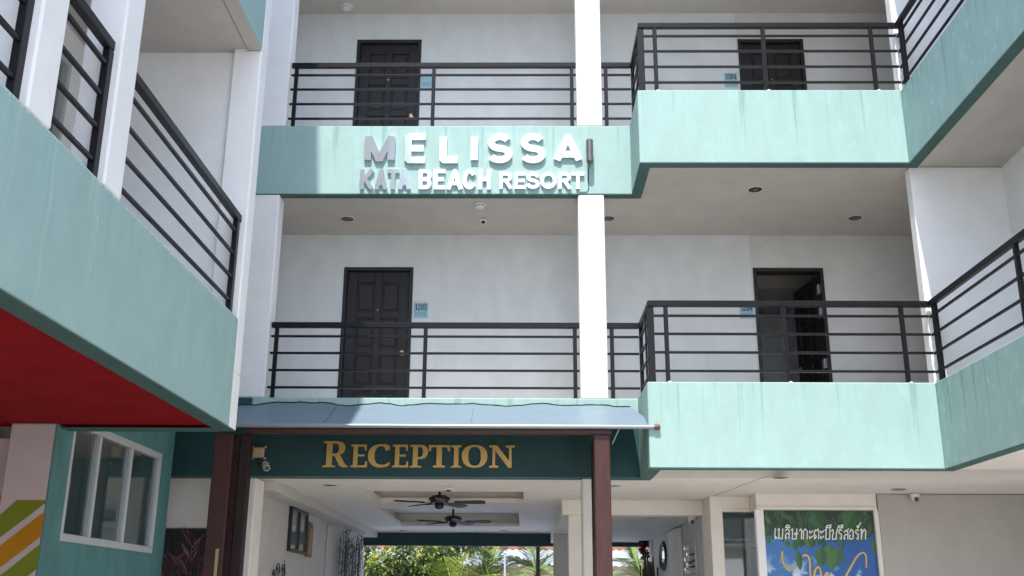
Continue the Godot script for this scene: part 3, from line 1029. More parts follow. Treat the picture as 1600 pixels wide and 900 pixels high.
	# recess beside the passage: pale wall with a dark opening under it
	bx("recess_wall", Vector3(-5.5, 2.36, -11.1), Vector3(-3.12, 2.885, -10.95), M.cream, o)


func right_wing() -> void:
	var o := thing("right_wing", "right hotel wing with streaked teal parapets and white end wall", "building")
	for b in [[B2, T2, 0.0], [B3, T3, 0.4], [B4, T4, 0.7]]:
		bx_uv("parapet", Vector3(XR, b[0], ZP - T), Vector3(XR + T, b[1], 4.0), M.teal_right, o, 4.0, b[2])
	for y in [B2, B3]:
		bx("underside", Vector3(XR + 0.001, y - 0.006, ZP - T), Vector3(XR + T, y - 0.001, 4.0), M.teal_edge, o)
	for y in [[6.075, 6.80], [9.275, 10.0], [12.487, 13.0]]:
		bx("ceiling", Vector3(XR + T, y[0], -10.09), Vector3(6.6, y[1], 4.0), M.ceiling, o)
	bx("ceiling", Vector3(XR + T, 2.890, -10.09), Vector3(6.6, 3.58, 4.0), M.cream, o)
	bx("floor", Vector3(XR + T, 3.58, -10.09), Vector3(6.6, 3.60, 4.0), M.tile, o)
	for y in [[3.6, 6.075], [6.80, 9.275], [10.0, 12.487]]:
		bx("end_wall", Vector3(4.055, y[0], -10.235), Vector3(6.6, y[1], -10.092), M.white, o, 0.008)
		bx("corridor_wall", Vector3(5.03, y[0], -10.09), Vector3(5.2, y[1], 4.0), M.white, o)


func railings() -> void:
	var zf := ZF - 0.06
	var zp_ := ZP - 0.06
	var xs := XP + 0.06
	var xr := XR + 0.06
	for f in [[T2, "lower", "above the awning"], [T3, "upper", "above the metal letters"]]:
		var b: float = f[0]
		var a := thing("balcony_railing", "black metal railing on the %s centre balcony, %s" % [f[1], f[2]], "railing", Vector3.ZERO, "black balcony railings")
		rail_run(a, Vector2(-2.80, zf), Vector2(0.575, zf), b)
		for x in [-2.74, -1.105, 0.527]:
			rail_post(a, x, zf, b)
		var c := thing("balcony_railing", "black metal railing wrapping the projecting %s balcony front" % f[1], "railing", Vector3.ZERO, "black balcony railings")
		rail_run(c, Vector2(0.88, zf), Vector2(xs - 0.025, zf), b)
		rail_run(c, Vector2(xs, zf - 0.025), Vector2(xs, zp_ - 0.025), b)
		rail_run(c, Vector2(xs - 0.025, zp_), Vector2(xr - 0.025, zp_), b)
		rail_post(c, 0.93, zf, b)
		rail_post(c, xs, zf, b, 0.02, 0.02)
		rail_post(c, xs, zf + 0.45, b, 0.008, 0.03)
		rail_post(c, xs, zp_, b, 0.036, 0.012)
		for x in [1.405, 2.595, 3.775]:
			rail_post(c, x, zp_, b)
		var d := thing("balcony_railing", "black metal railing along the %s storey of the right wing" % f[1], "railing", Vector3.ZERO, "black balcony railings")
		rail_run(d, Vector2(xr, zp_ - 0.025), Vector2(xr, 3.9), b)
		rail_post(d, xr, zp_ + 0.10, b, 0.012, 0.055)
		for z in [-8.14, -6.3, -4.5, -2.7, -0.9, 0.9, 2.7]:
			rail_post(d, xr, z, b)
	var xl := -2.30
	var segs := [[-4.10, -1.43, "nearest bay of the left wing, cut by the frame edge", [-4.10, -2.8, -1.45]], [-5.005, -4.375, "narrow middle bay between two left wing columns", [-4.985, -4.40]], [-7.655, -5.25, "wide bay of the left wing, running to its corner column", [-7.60, -5.275]]]
	for s in segs:
		var a := thing("balcony_railing", "black metal railing in the %s" % s[2], "railing", Vector3.ZERO, "black balcony railings")
		rail_run(a, Vector2(xl, s[0]), Vector2(xl, s[1]), T2)
		for z in s[3]:
			rail_post(a, xl, z, T2, 0.02, 0.032)


func awning_and_posts() -> void:
	var o := thing("entrance_awning", "sloping blue-grey sheet metal awning over the reception entrance, edged by a pipe", "awning")
	# the sheet: slightly buckled along its upper edge
	var n := FastNoiseLite.new()
	n.seed = 9
	n.frequency = 0.9
	var s := sf()
	var nx := 72
	var ny := 6
	var top := []
	var under := []
	for i in nx + 1:
		var u := float(i) / nx
		var col := []
		var col2 := []
		for j in ny + 1:
			var v := float(j) / ny
			var x := lerpf(lerpf(-3.05, 1.10, u), lerpf(-3.05, 1.265, u), v)
			var buck := pow(1.0 - v, 2.5)
			var p := Vector3(x, lerpf(3.635, 3.275, v), lerpf(ZF + 0.045, -9.965, v))
			p += Vector3(0, 0.040 * n.get_noise_2d(x * 1.6, 0.0) * buck + 0.004 * n.get_noise_2d(x * 2.0, v * 3.0 + 8.0), 0.03 * maxf(0.0, n.get_noise_2d(x * 1.2, 30.0)) * buck)
			col.append(p)
			col2.append(p + Vector3(0, -0.006, -0.002))
		top.append(col)
		under.append(col2)
	s.set_smooth_group(1)
	for i in nx:
		for j in ny:
			for k in [[0, 0], [1, 0], [1, 1], [0, 0], [1, 1], [0, 1]]:
				s.add_vertex(top[i + k[0]][j + k[1]])
			for k in [[0, 0], [1, 1], [1, 0], [0, 0], [0, 1], [1, 1]]:
				s.add_vertex(under[i + k[0]][j + k[1]])
	s.set_smooth_group(-1)
	for i in nx:
		for j in [0, ny]:
			for q in [[top[i][j], top[i + 1][j], under[i + 1][j]], [top[i][j], under[i + 1][j], under[i][j]]]:
				for v in q:
					s.add_vertex(v)
	for j in ny:
		for i in [0, nx]:
			for q in [[top[i][j], top[i][j + 1], under[i][j + 1]], [top[i][j], under[i][j + 1], under[i][j]]]:
				for v in q:
					s.add_vertex(v)
	commit("sheet", s, M.awning, o)
	var gap_line := sf()  # black tube added for the shadowed gap along the lifted top edge
	var bp := []
	for i in nx + 1:
		bp.append(top[i][0] + Vector3(0, 0.006 + 0.006 * n.get_noise_2d(i * 0.5, 70.0), 0.0))
	tube(gap_line, bp, 0.007, 0.007, 6)
	commit("gap_shade", gap_line, M.black, o)
	# raised seams down the sheet
	for x in [-2.0, -0.55]:
		var q := sf()
		tube(q, [Vector3(x, 3.637, ZF + 0.06), Vector3(x, 3.281, -9.97)], 0.004, 0.004, 5)
		commit("seam", q, M.awning, o)
	var p := sf()
	tube(p, [Vector3(-3.0, 3.268, -9.945), Vector3(1.255, 3.268, -9.945)], 0.021, 0.021, 14)
	commit("pipe", p, M.pipe, o)
	var c := sf()
	lathe(c, [Vector2(0, 0), Vector2(0.027, 0), Vector2(0.027, 0.05), Vector2(0.020, 0.058), Vector2(0, 0.058)], Transform3D(Basis(Vector3.BACK, -PI / 2), Vector3(1.24, 3.268, -9.945)), 16)
	commit("end_cap", c, M.copper, o)
	bx("beam", Vector3(-2.75, 3.200, -10.06), Vector3(0.83, 3.252, -9.98), M.brown, o, 0.005)
	for x in [-2.4, -1.2, 0.0, 0.76]:
		var r := sf()
		var e := Vector3(x, 3.25, -10.02)
		tube(r, [e, Vector3(x, 3.60, ZF + 0.03)], 0.012, 0.012, 6)
		commit("rafter", r, M.brown_dark, o)
	var b := sf()
	tube(b, [Vector3(0.84, 3.12, -10.05), Vector3(0.90, 3.25, -9.96)], 0.008, 0.008, 6)
	commit("stay", b, M.pipe, o)

	var r := thing("entrance_post", "brown painted steel post right of the reception passage", "post")
	bx("front_tube", Vector3(0.655, 0, -10.10), Vector3(0.812, 3.199, -9.985), M.brown, r, 0.008)
	bx("rear_tube", Vector3(0.660, 0, -10.56), Vector3(0.76, 3.199, -10.45), M.brown_dark, r, 0.006)
	bx("base_plate", Vector3(0.60, 0, -10.62), Vector3(0.87, 0.02, -9.93), M.brown_dark, r, 0.004)
	var l := thing("carved_post", "dark brown paired post with carved strip left of the reception passage", "post")
	bx("post_tube", Vector3(-3.045, 0, -10.08), Vector3(-2.865, 3.199, -9.985), M.brown, l, 0.008)
	bx("post_tube", Vector3(-2.80, 0, -10.14), Vector3(-2.70, 3.199, -10.02), M.brown_dark, l, 0.008)
	bx("backing", Vector3(-2.865, 0, -10.12), Vector3(-2.80, 3.199, -10.06), M.brown_dark, l)
	var cs := sf()
	for k in 90:
		var y := 1.4 + k * 0.02
		for i in 2:
			var x := -2.853 + i * 0.030 + 0.008 * sin(k * 0.9)
			box(cs, Vector3(x, y + 0.003, -10.06), Vector3(x + 0.022, y + 0.016, -10.045 + 0.008 * sin(k * 1.7 + i * 2.0)), 0.003)
	commit("carving", cs, M.brown, l).set_meta("kind", "stuff")
	bx("gilt_strip", Vector3(-2.935, 0, -9.984), Vector3(-2.905, 2.10, -9.972), plain(Color(0.35, 0.26, 0.12), 0.5), l, 0.003)


func signs() -> void:
	var xs := func(px: float) -> float: return -1.879 + (px - 569.0) * 0.007382
	var o := thing("hotel_name_sign", "polished metal letters reading MELISSA on the upper teal parapet", "sign")
	for q in [["M", 570.5, 617.8], ["E", 633.0, 670.9], ["L", 687.6, 721.7], ["I", 736.5, 747.5], ["S", 761.7, 800.6], ["S", 813.4, 852.3], ["A", 864.5, 910.0]]:
		var x0: float = xs.call(q[1])
		var x1: float = xs.call(q[2])
		solid_letter(q[0], o, Vector3(x0, 6.433, ZF + 0.038), x1 - x0, 0.372, 0.081, 0.030, true)
	var p := thing("hotel_name_sign", "smaller metal letters reading KATA BEACH RESORT under the large name", "sign")
	for q in [["K", 565.9, 586.0, 0], ["A", 589.0, 608.0, 0], ["T", 607.6, 626.0, 0], ["A", 625.4, 644.4, 0], ["B", 656.2, 676.6, 0], ["E", 679.5, 697.5, 0], ["A", 700.4, 724.0, 0], ["C", 724.4, 745.5, 0], ["H", 748.3, 768.5, 0], ["R", 780.9, 800.5, 1], ["E", 804.2, 821.5, 1], ["S", 823.0, 842.8, 1], ["O", 844.3, 868.9, 1], ["R", 871.6, 891.0, 1], ["T", 892.0, 911.8, 1]]:
		var x0: float = xs.call(q[1])
		var x1: float = xs.call(q[2])
		var h := 0.247 if q[3] == 0 else 0.203
		solid_letter(q[0], p, Vector3(x0, 6.113 + (0.007 if q[3] else 0.0), ZF + 0.032), x1 - x0, h, h * 0.195, 0.025, false)
	var serif := SystemFont.new()
	serif.font_names = PackedStringArray(["Droid Serif"])
	serif.font_weight = 700
	var r := thing("reception_sign", "gold serif letters reading RECEPTION on the dark fascia", "sign")
	var zx := func(px: float) -> float: return -2.133 + (px - 507.0) * 0.006765
	for q in [["R", 507.0, 546.0, 3.247], ["E", 550.0, 576.0, 3.213], ["C", 577.0, 611.0, 3.217], ["E", 615.0, 639.6, 3.212], ["P", 642.0, 670.0, 3.211], ["T", 670.8, 704.0, 3.210], ["I", 706.0, 721.6, 3.209], ["O", 722.6, 762.0, 3.213], ["N", 765.0, 804.5, 3.209]]:
		text_letter(q[0], r, zx.call(q[1]), zx.call(q[2]), 2.974 + (q[1] - 507.0) * 0.00001, q[3], ZF + 0.024, 0.022, M.gold, serif)
	# door number tiles
	var sans := SystemFont.new()
	sans.font_names = PackedStringArray(["Droid Serif"])
	sans.font_weight = 700
	for q in [["1203", -1.395, 4.992, 5.186, "pale blue room tile numbered 1203, right of the lower left door"], ["1204", 2.628, 4.992, 5.186, "pale blue room tile numbered 1204, left of the open door"], ["1304", 2.615, 8.168, 8.374, "pale blue room tile numbered 1304, left of the upper right door"], ["", -1.412, 8.168, 8.362, "pale blue room tile right of the upper left door, number hidden by the rail"]]:
		var t := thing("room_number_tile", q[4], "room sign", Vector3.ZERO, "room number tiles")
		bx("tile", Vector3(q[1], q[2], ZR), Vector3(q[1] + 0.172, q[3], ZR + 0.012), M.plaque, t, 0.003)
		bx("lower_band", Vector3(q[1] + 0.02, q[2] + 0.02, ZR + 0.011), Vector3(q[1] + 0.152, q[2] + 0.075, ZR + 0.014), plain(Color(0.22, 0.44, 0.52), 0.4), t)
		if q[0]:
			text_letter(q[0], t, q[1] + 0.015, q[1] + 0.157, q[3] - 0.095, q[3] - 0.015, ZR + 0.012, 0.004, M.plaque_text, sans, "lettering")


func fittings() -> void:
	downlight(Vector3(-2.181, 6.086, -11.674), "round recessed downlight in the lower gallery ceiling, above the panelled door", "recessed gallery downlights")
	downlight(Vector3(0.985, 6.086, -11.65), "recessed downlight half hidden behind the white centre column", "recessed gallery downlights")
	downlight(Vector3(2.565, 6.086, -10.742), "recessed downlight in the projecting balcony soffit, nearest the teal edge", "recessed gallery downlights")
	downlight(Vector3(3.95, 6.086, -11.62), "recessed downlight deep in the right corner of the gallery ceiling", "recessed gallery downlights")
	downlight(Vector3(-2.223, 2.896, -11.773), "passage ceiling downlight left of the coffers, behind the reception beam", "recessed passage downlights")
	downlight(Vector3(0.99, 2.896, -11.70), "passage ceiling downlight just right of the brown steel post", "recessed passage downlights")
	downlight(Vector3(2.646, 2.896, -10.858), "ceiling downlight under the projecting balcony, above the poster window", "recessed passage downlights")
	downlight(Vector3(4.23, 2.889, -11.893), "ceiling downlight beside the dome camera over the grey wall", "recessed passage downlights")
	downlight(Vector3(-2.222, 2.896, -19.05), "small far downlight at the left of the passage rear beam", "recessed passage downlights")
	downlight(Vector3(-0.394, 2.896, -18.95), "small far downlight at the right of the passage rear beam", "recessed passage downlights")
	downlight(Vector3(1.646, 2.729, -13.964), "downlight in the low ceiling of the side hall", "recessed passage downlights")
	smoke_detector(Vector3(-0.548, 6.086, -11.191), "white round smoke detector in the lower gallery ceiling beneath the letters")
	smoke_detector(Vector3(-2.426, 9.286, -12.05), "white round smoke detector in the upper gallery ceiling")
	dome_camera(Vector3(4.57, 2.889, -12.33), "white dome camera under the ceiling at the grey wall")
	dome_camera(Vector3(2.17, 2.729, -13.80), "white dome camera at the side hall beam end")
	var s := thing("call_sensor", "small boxy white sensor below the gallery smoke detector", "sensor", Vector3(-0.529, 6.086, -11.67))
	bx("base", Vector3(-0.04, -0.03, -0.04), Vector3(0.04, 0.0, 0.04), M.plastic, s, 0.006)
	bx("eye", Vector3(-0.022, -0.055, -0.022), Vector3(0.022, -0.03, 0.022), M.lens, s, 0.008)
	var s2 := thing("ceiling_sensor", "square white sensor box on the passage ceiling before the first fan", "sensor", Vector3(-0.889, 2.896, -11.913))
	bx("base", Vector3(-0.05, -0.035, -0.05), Vector3(0.05, 0.0, 0.05), M.plastic, s2, 0.008)
	bx("lens", Vector3(-0.03, -0.05, -0.03), Vector3(0.03, -0.035, 0.03), M.lens, s2, 0.006)
	# cylinder wall lamp at the end of the name
	var w := thing("wall_lamp", "grey cylindrical wall lamp at the right end of the metal letters", "lamp")
	var c := sf()
	lathe(c, [Vector2(0, 0), Vector2(0.036, 0), Vector2(0.040, 0.006), Vector2(0.040, 0.135), Vector2(0.042, 0.137), Vector2(0.042, 0.150), Vector2(0.040, 0.152), Vector2(0.040, 0.27), Vector2(0.034, 0.276), Vector2(0, 0.270)], Transform3D(Basis(), Vector3(0.715, 6.42, ZF + 0.095)), 22)
	commit("cylinder", c, M.lamp_grey, w)
	bx("bracket", Vector3(0.69, 6.52, ZF), Vector3(0.74, 6.60, ZF + 0.062), M.lamp_grey, w, 0.004)
	var cb := sf()
	tube(cb, [Vector3(0.715, 6.42, ZF + 0.07), Vector3(0.705, 6.36, ZF + 0.012), Vector3(0.700, 6.25, ZF + 0.008), Vector3(0.703, 6.13, ZF + 0.008), Vector3(0.68, 6.09, ZF + 0.008), Vector3(0.60, 6.085, ZF + 0.008)], 0.005, 0.005, 6)
	commit("cable", cb, M.rail, w)
	# junction box and bullet camera on the fascia
	var j := thing("junction_box", "beige junction box at the left end of the reception fascia", "junction box")
	bx("box", Vector3(-2.872, 3.07, ZF + 0.022), Vector3(-2.752, 3.177, ZF + 0.085), M.beige_box, j, 0.014)
	for q in [[-2.878, 3.064], [-2.746, 3.064], [-2.878, 3.183], [-2.746, 3.183]]:
		bx("lug", Vector3(q[0] - 0.012, q[1] - 0.012, ZF + 0.022), Vector3(q[0] + 0.012, q[1] + 0.012, ZF + 0.040), M.beige_box, j, 0.003)
	var b := thing("bullet_camera", "white bullet camera below the beige junction box", "security camera")
	var m := sf()
	lathe(m, [Vector2(0, 0), Vector2(0.035, 0), Vector2(0.035, 0.02), Vector2(0.015, 0.028), Vector2(0.012, 0.07), Vector2(0, 0.07)], Transform3D(Basis(Vector3.RIGHT, PI / 2), Vector3(-2.735, 3.0, ZF + 0.022)), 14)
	commit("mount", m, M.plastic, b)
	var h := sf()
	var t := Transform3D(Basis(Vector3.UP, 0.5) * Basis(Vector3.RIGHT, PI / 2 + 0.45), Vector3(-2.735, 2.995, ZF + 0.05))
	lathe(h, [Vector2(0, 0), Vector2(0.030, 0.0), Vector2(0.034, 0.01), Vector2(0.034, 0.105), Vector2(0.028, 0.11), Vector2(0.026, 0.10)], t, 18)
	commit("housing", h, M.plastic, b)
	var le := sf()
	lathe(le, [Vector2(0.027, 0.098), Vector2(0, 0.100)], t, 16)
	commit("lens", le, M.lens, b)
	var cw := sf()
	tube(cw, [Vector3(-2.82, 3.07, ZF + 0.03), Vector3(-2.80, 3.0, ZF + 0.03), Vector3(-2.75, 2.99, ZF + 0.035)], 0.005, 0.005, 6)
	commit("cable", cw, M.rail, b)


# ceiling ring of boxes round two coffers, between y0 and y1, the holes grown by e
func coffered(called: String, o: Node, y0: float, y1: float, e: float) -> void:
	var s := sf()
	var a := [-1.923 - e, -0.033 + e, -13.746 - e, -12.40 + e]
	var b := [-2.13 - e, -0.11 + e, -17.96 - e, -14.70 + e]
	var x0 := -3.2
	var x1 := 6.6
	box(s, Vector3(x0, y0, a[3]), Vector3(x1, y1, ZF - T))
	box(s, Vector3(x0, y0, a[2]), Vector3(a[0], y1, a[3]))
	box(s, Vector3(a[1], y0, a[2]), Vector3(x1, y1, a[3]))
	box(s, Vector3(x0, y0, b[3]), Vector3(x1, y1, a[2]))
	box(s, Vector3(x0, y0, b[2]), Vector3(b[0], y1, b[3]))
	box(s, Vector3(b[1], y0, b[2]), Vector3(x1, y1, b[3]))
	box(s, Vector3(x0, y0, -19.6), Vector3(x1, y1, b[2]))
	commit(called, s, M.cream, o)


func fan(at: Vector3, turn: float, label: String) -> void:
	var o := thing("ceiling_fan", label, "ceiling fan", at, "ceiling fans in the passage coffers")
	var s := sf()
	lathe(s, [Vector2(0.016, 0.24), Vector2(0.016, 0.05)], Transform3D(), 10)
	lathe(s, [Vector2(0.0, 0.242), Vector2(0.065, 0.242), Vector2(0.05, 0.20), Vector2(0.016, 0.18)], Transform3D(), 18)
	commit("rod", s, M.fan, o)
	var m := sf()
	lathe(m, [Vector2(0.016, 0.065), Vector2(0.09, 0.055), Vector2(0.135, 0.025), Vector2(0.135, 0.0), Vector2(0.115, -0.012), Vector2(0.12, -0.03), Vector2(0.07, -0.045), Vector2(0.0, -0.05)], Transform3D(), 26)
	commit("motor", m, M.fan, o)
	var l := sf()
	lathe(l, [Vector2(0.055, -0.045), Vector2(0.062, -0.075), Vector2(0.05, -0.10), Vector2(0.02, -0.115), Vector2(0.0, -0.118)], Transform3D(), 18)
	commit("switch_cup", l, M.brass if false else M.fan, o)
	for k in 5:
		var t := Transform3D(Basis(Vector3.UP, turn + TAU * k / 5), Vector3.ZERO) * Transform3D(Basis(Vector3.RIGHT, -0.21), Vector3(0, -0.035, 0))
		var b := sf()
		var pts := [Vector2(0.20, -0.045), Vector2(0.52, -0.068), Vector2(0.58, -0.055), Vector2(0.60, 0.0), Vector2(0.58, 0.055), Vector2(0.52, 0.068), Vector2(0.20, 0.045)]
		var up := []
		var dn := []
		for p in pts:
			up.append(t * Vector3(p.x, 0.004, p.y))
			dn.append(t * Vector3(p.x, -0.004, p.y))
		var c := t * Vector3(0.4, 0, 0)
		poly(b, up, c)
		poly(b, dn, c)
		for i in pts.size():
			var i2 := (i + 1) % pts.size()
			poly(b, [up[i], up[i2], dn[i2], dn[i]], c)
		var bl := commit("blade", b, M.fan_blade, o)
		var ir := sf()
		box(ir, Vector3(0.09, -0.012, -0.018), Vector3(0.27, -0.0045, 0.018), 0.002, t)
		commit("blade_iron", ir, M.fan, bl)


func lobby() -> void:
	var o := thing("reception_passage", "open cream reception passage with a coffered ceiling, running through to the garden", "passage")
	coffered("ceiling", o, 2.897, 2.955, 0.0)
	coffered("coffer_edge", o, 2.955, 3.11, 0.11)
	bx("coffer_top", Vector3(-3.2, 3.11, -19.6), Vector3(6.6, 3.199, ZF - T), M.cream, o)
	bx("flat_roof", Vector3(-5.6, 3.30, -19.6), Vector3(6.6, 3.5, -15.76), M.sheet_roof, o)
	bx("left_wall", Vector3(-3.2, 0, -19.6), Vector3(-3.0, 2.897, ZF - 0.45), M.lobby_wall, o)
	bx("bulkhead", Vector3(-3.0, 2.79, -19.5), Vector3(-2.74, 2.897, -11.30), M.lobby_wall, o, 0.006)
	bx("rear_beam", Vector3(-3.0, 2.652, -19.6), Vector3(2.3, 2.884, -19.45), M.teal_board, o)
	bx("column", Vector3(0.53, 0, -13.56), Vector3(0.755, 2.71, -13.32), M.cream, o, 0.01)
	bx("column", Vector3(0.44, 0, -17.2), Vector3(0.70, 2.71, -16.9), M.lobby_wall, o, 0.01)
	bx("ceiling_beam", Vector3(0.45, 2.705, -19.4), Vector3(0.745, 2.897, -13.26), M.cream, o, 0.008)
	bx("ceiling_beam", Vector3(0.745, 2.712, -13.55), Vector3(2.235, 2.897, -13.30), M.cream, o, 0.006)
	bx("low_ceiling", Vector3(0.745, 2.73, -19.45), Vector3(2.25, 2.897, -13.55), M.lobby_wall, o)
	bx("side_wall", Vector3(2.25, 0, -19.6), Vector3(2.40, 2.897, -13.40), M.lobby_wall, o)
	bx("pilaster", Vector3(2.19, 0, -16.30), Vector3(2.25, 2.70, -15.25), M.cream, o, 0.008)
	bx("floor", Vector3(-3.0, 0, -19.6), Vector3(6.6, 0.02, ZF), M.tile, o)
	fan(Vector3(-1.09, 2.865, -13.10), -0.20, "dark five-bladed ceiling fan in the nearer coffer")
	fan(Vector3(-1.13, 2.868, -16.20), -0.14, "dark five-bladed ceiling fan in the farther coffer")

	# wall pictures
	var p := thing("framed_picture", "black framed glazed double picture on the left passage wall", "picture")
	var s := sf()
	for q in [[2.24, 2.28, -14.24, -13.22], [2.755, 2.795, -14.24, -13.22], [2.28, 2.755, -13.26, -13.22], [2.28, 2.755, -14.24, -14.20], [2.28, 2.755, -13.755, -13.70]]:
		box(s, Vector3(-3.0, q[0], q[2]), Vector3(-2.955, q[1], q[3]), 0.006)
	commit("frame", s, M.frame_dark, p)
	var gl := plain(Color(0.16, 0.18, 0.18), 0.08)
	gl.metallic_specular = 0.8
	bx("picture_glass", Vector3(-3.0, 2.28, -13.70), Vector3(-2.98, 2.755, -13.26), gl, p)
	bx("picture_glass", Vector3(-3.0, 2.28, -14.20), Vector3(-2.98, 2.755, -13.755), gl, p)
	var bd := thing("wooden_board", "brown wooden board with rounded top beside the black picture", "board")
	var bs := sf()
	box(bs, Vector3(-3.0, 2.22, -14.62), Vector3(-2.96, 2.64, -14.30), 0.008)
	box(bs, Vector3(-3.0, 2.64, -14.58), Vector3(-2.961, 2.68, -14.34), 0.01)
	commit("board", bs, M.wood, bd)
	bx("inlay", Vector3(-2.965, 2.27, -14.54), Vector3(-2.955, 2.60, -14.38), plain(Color(0.28, 0.17, 0.06), 0.5), bd, 0.004)
	var cd := thing("wall_conduit", "thin pale conduit running up the left passage wall", "pipe")
	var cs := sf()
	tube(cs, [Vector3(-2.985, 0, -15.8), Vector3(-2.985, 2.70, -15.8), Vector3(-2.985, 2.74, -15.84), Vector3(-2.985, 2.74, -16.3)], 0.012, 0.012, 8)
	commit("tube", cs, M.plastic, cd)
	for y in [1.2, 2.1]:
		bx("clip", Vector3(-3.0, y, -15.82), Vector3(-2.97, y + 0.02, -15.78), M.plastic, cd)
	# upright leafy stems against the wall
	var tw := thing("bamboo_plant", "tall dark leafy stems standing along the left passage wall", "plant")
	for k in 26:
		var z := lerpf(-18.3, -16.5, k / 25.0) + rng.randf_range(-0.06, 0.06)
		var x := -2.86 + rng.randf_range(-0.08, 0.10)
		var h := 2.45 + rng.randf_range(0.0, 0.30)
		var st := sf()
		var bend := rng.randf_range(-0.06, 0.06)
		st.set_color(Color(0.03, 0.04, 0.035))
		tube(st, [Vector3(x, 0.3, z), Vector3(x, 1.4, z + bend), Vector3(x, h, z + bend * 2.0)], 0.010, 0.004, 5)
		for i in 26:
			var y := lerpf(1.6, h, rng.randf())
			var d := Vector3(rng.randf_range(-0.5, 0.5), rng.randf_range(0.4, 1.2), rng.randf_range(-1, 1)).normalized()
			leaf_quad(st, Vector3(x, y, z + bend), d, Vector3(1, 0.2, 0), rng.randf_range(0.09, 0.17), 0.014, Color(0.020, 0.034, 0.032).lerp(Color(0.06, 0.085, 0.08), rng.randf()))
		commit("stem", st, M.leaf, tw)
	var tp := sf()
	box(tp, Vector3(-2.98, 0.02, -18.4), Vector3(-2.72, 0.4, -16.4), 0.01)
	commit("planter", tp, M.brown_dark, tw)
	# curled ironwork low on the wall
	var iw := thing("scroll_ironwork", "curled dark iron scrolls low on the left passage wall", "ironwork")
	for q in [[-12.75, 1.98, 0.10], [-13.02, 1.99, 0.09], [-12.55, 1.93, 0.07]]:
		var it := sf()
		var pts := []
		for i in 26:
			var a := i * 0.42
			var r: float = q[2] * (1.0 - i / 34.0)
			pts.append(Vector3(-2.975, q[1] + r * sin(a), q[0] + r * cos(a)))
		tube(it, pts, 0.007, 0.005, 6)
		commit("scroll", it, M.frame_dark, iw)
	var sp := sf()
	tube(sp, [Vector3(-2.975, 1.5, -13.15), Vector3(-2.975, 2.0, -13.12), Vector3(-2.975, 2.12, -13.06)], 0.007, 0.005, 6)
	commit("bar", sp, M.frame_dark, iw)

	# right side hall
	var mi := thing("oval_mirror", "dark framed oval mirror on the side hall wall", "mirror")
	var ms := sf()
	var fr := []
	var n := 28
	for k in n:
		var a0 := TAU * k / n
		var a1 := TAU * (k + 1) / n
		var c := Vector3(2.30, 2.39, -17.35)
		var e := func(a: float, k2: float) -> Vector3: return Vector3(0, 0.245 * k2 * sin(a), 0.40 * k2 * cos(a))
		var o0: Vector3 = Vector3(2.21, 2.39, -17.35) + e.call(a0, 0.88)
		var o1: Vector3 = Vector3(2.21, 2.39, -17.35) + e.call(a1, 0.88)
		var p0: Vector3 = Vector3(2.25, 2.39, -17.35) + e.call(a0, 1.0)
		var p1: Vector3 = Vector3(2.25, 2.39, -17.35) + e.call(a1, 1.0)
		var i0: Vector3 = Vector3(2.24, 2.39, -17.35) + e.call(a0, 0.72)
		var i1: Vector3 = Vector3(2.24, 2.39, -17.35) + e.call(a1, 0.72)
		poly(ms, [p0, p1, o1, o0], c)
		poly(ms, [o0, o1, i1, i0], c)
		fr.append(Vector3(2.238, 2.39, -17.35) + e.call(a0, 0.73))
	commit("frame", ms, M.frame_dark, mi)
	var mg := sf()
	poly(mg, fr, Vector3(3, 2.39, -17.35))
	commit("mirror_glass", mg, M.mirror, mi)
	var ga := thing("maroon_garland", "hanging maroon flower garland at the far end of the side hall", "garland")
	for k in 22:
		var fl := sf()
		var c := Vector3(2.12 + rng.randf_range(-0.05, 0.05), 2.78 - k * 0.016, -19.0 + rng.randf_range(-0.05, 0.05))
		for i in 6:
			leaf_quad(fl, c, rand_dir(), rand_dir(), 0.085, 0.034, Color(1, 1, 1))
		commit("flower", fl, M.maroon, ga)
	var gs := sf()
	tube(gs, [Vector3(2.12, 2.80, -19.2), Vector3(2.12, 2.40, -19.2)], 0.006, 0.006, 5)
	commit("string", gs, M.twig, ga)
	var dw := thing("driftwood_sculpture", "upright bundle of brown driftwood sticks in the side hall", "sculpture")
	for k in 26:
		var z := lerpf(-19.0, -17.6, k / 25.0)
		var x := 2.10 + rng.randf_range(-0.07, 0.07)
		var st := sf()
		tube(st, [Vector3(x, 0.0, z), Vector3(x + rng.randf_range(-0.03, 0.03), 1.4, z + rng.randf_range(-0.05, 0.05)), Vector3(x + rng.randf_range(-0.04, 0.04), 2.30 + rng.randf_range(-0.14, 0.12) + (0.14 if k < 6 else 0.0), z + rng.randf_range(-0.08, 0.08))], 0.035, 0.014, 6)
		commit("stick", st, M.twig, dw)
	var sa := thing("silver_wall_ornament", "silver shell ornament on a grey panel in the side hall", "ornament")
	bx("panel", Vector3(2.225, 2.03, -14.90), Vector3(2.25, 2.46, -14.0), M.lobby_wall, sa, 0.005)
	var k_ := 0
	for y in [2.38, 2.29, 2.22, 2.14, 2.08]:
		var sh := sf()
		lathe(sh, [Vector2(0, 0.05), Vector2(0.05, 0.045), Vector2(0.07, 0.0), Vector2(0.0, 0.0)], Transform3D(Basis(Vector3.BACK, PI / 2) * Basis.from_scale(Vector3(0.7, 1, 1.6)), Vector3(2.225, y, -14.62 + 0.2 * (k_ % 2))), 14)
		commit("shell", sh, M.steel, sa)
		k_ += 1
	for y in [2.26, 2.17, 2.10]:
		bx("bar", Vector3(2.19, y, -14.40), Vector3(2.225, y + 0.022, -14.05), M.frame_dark, sa, 0.004)


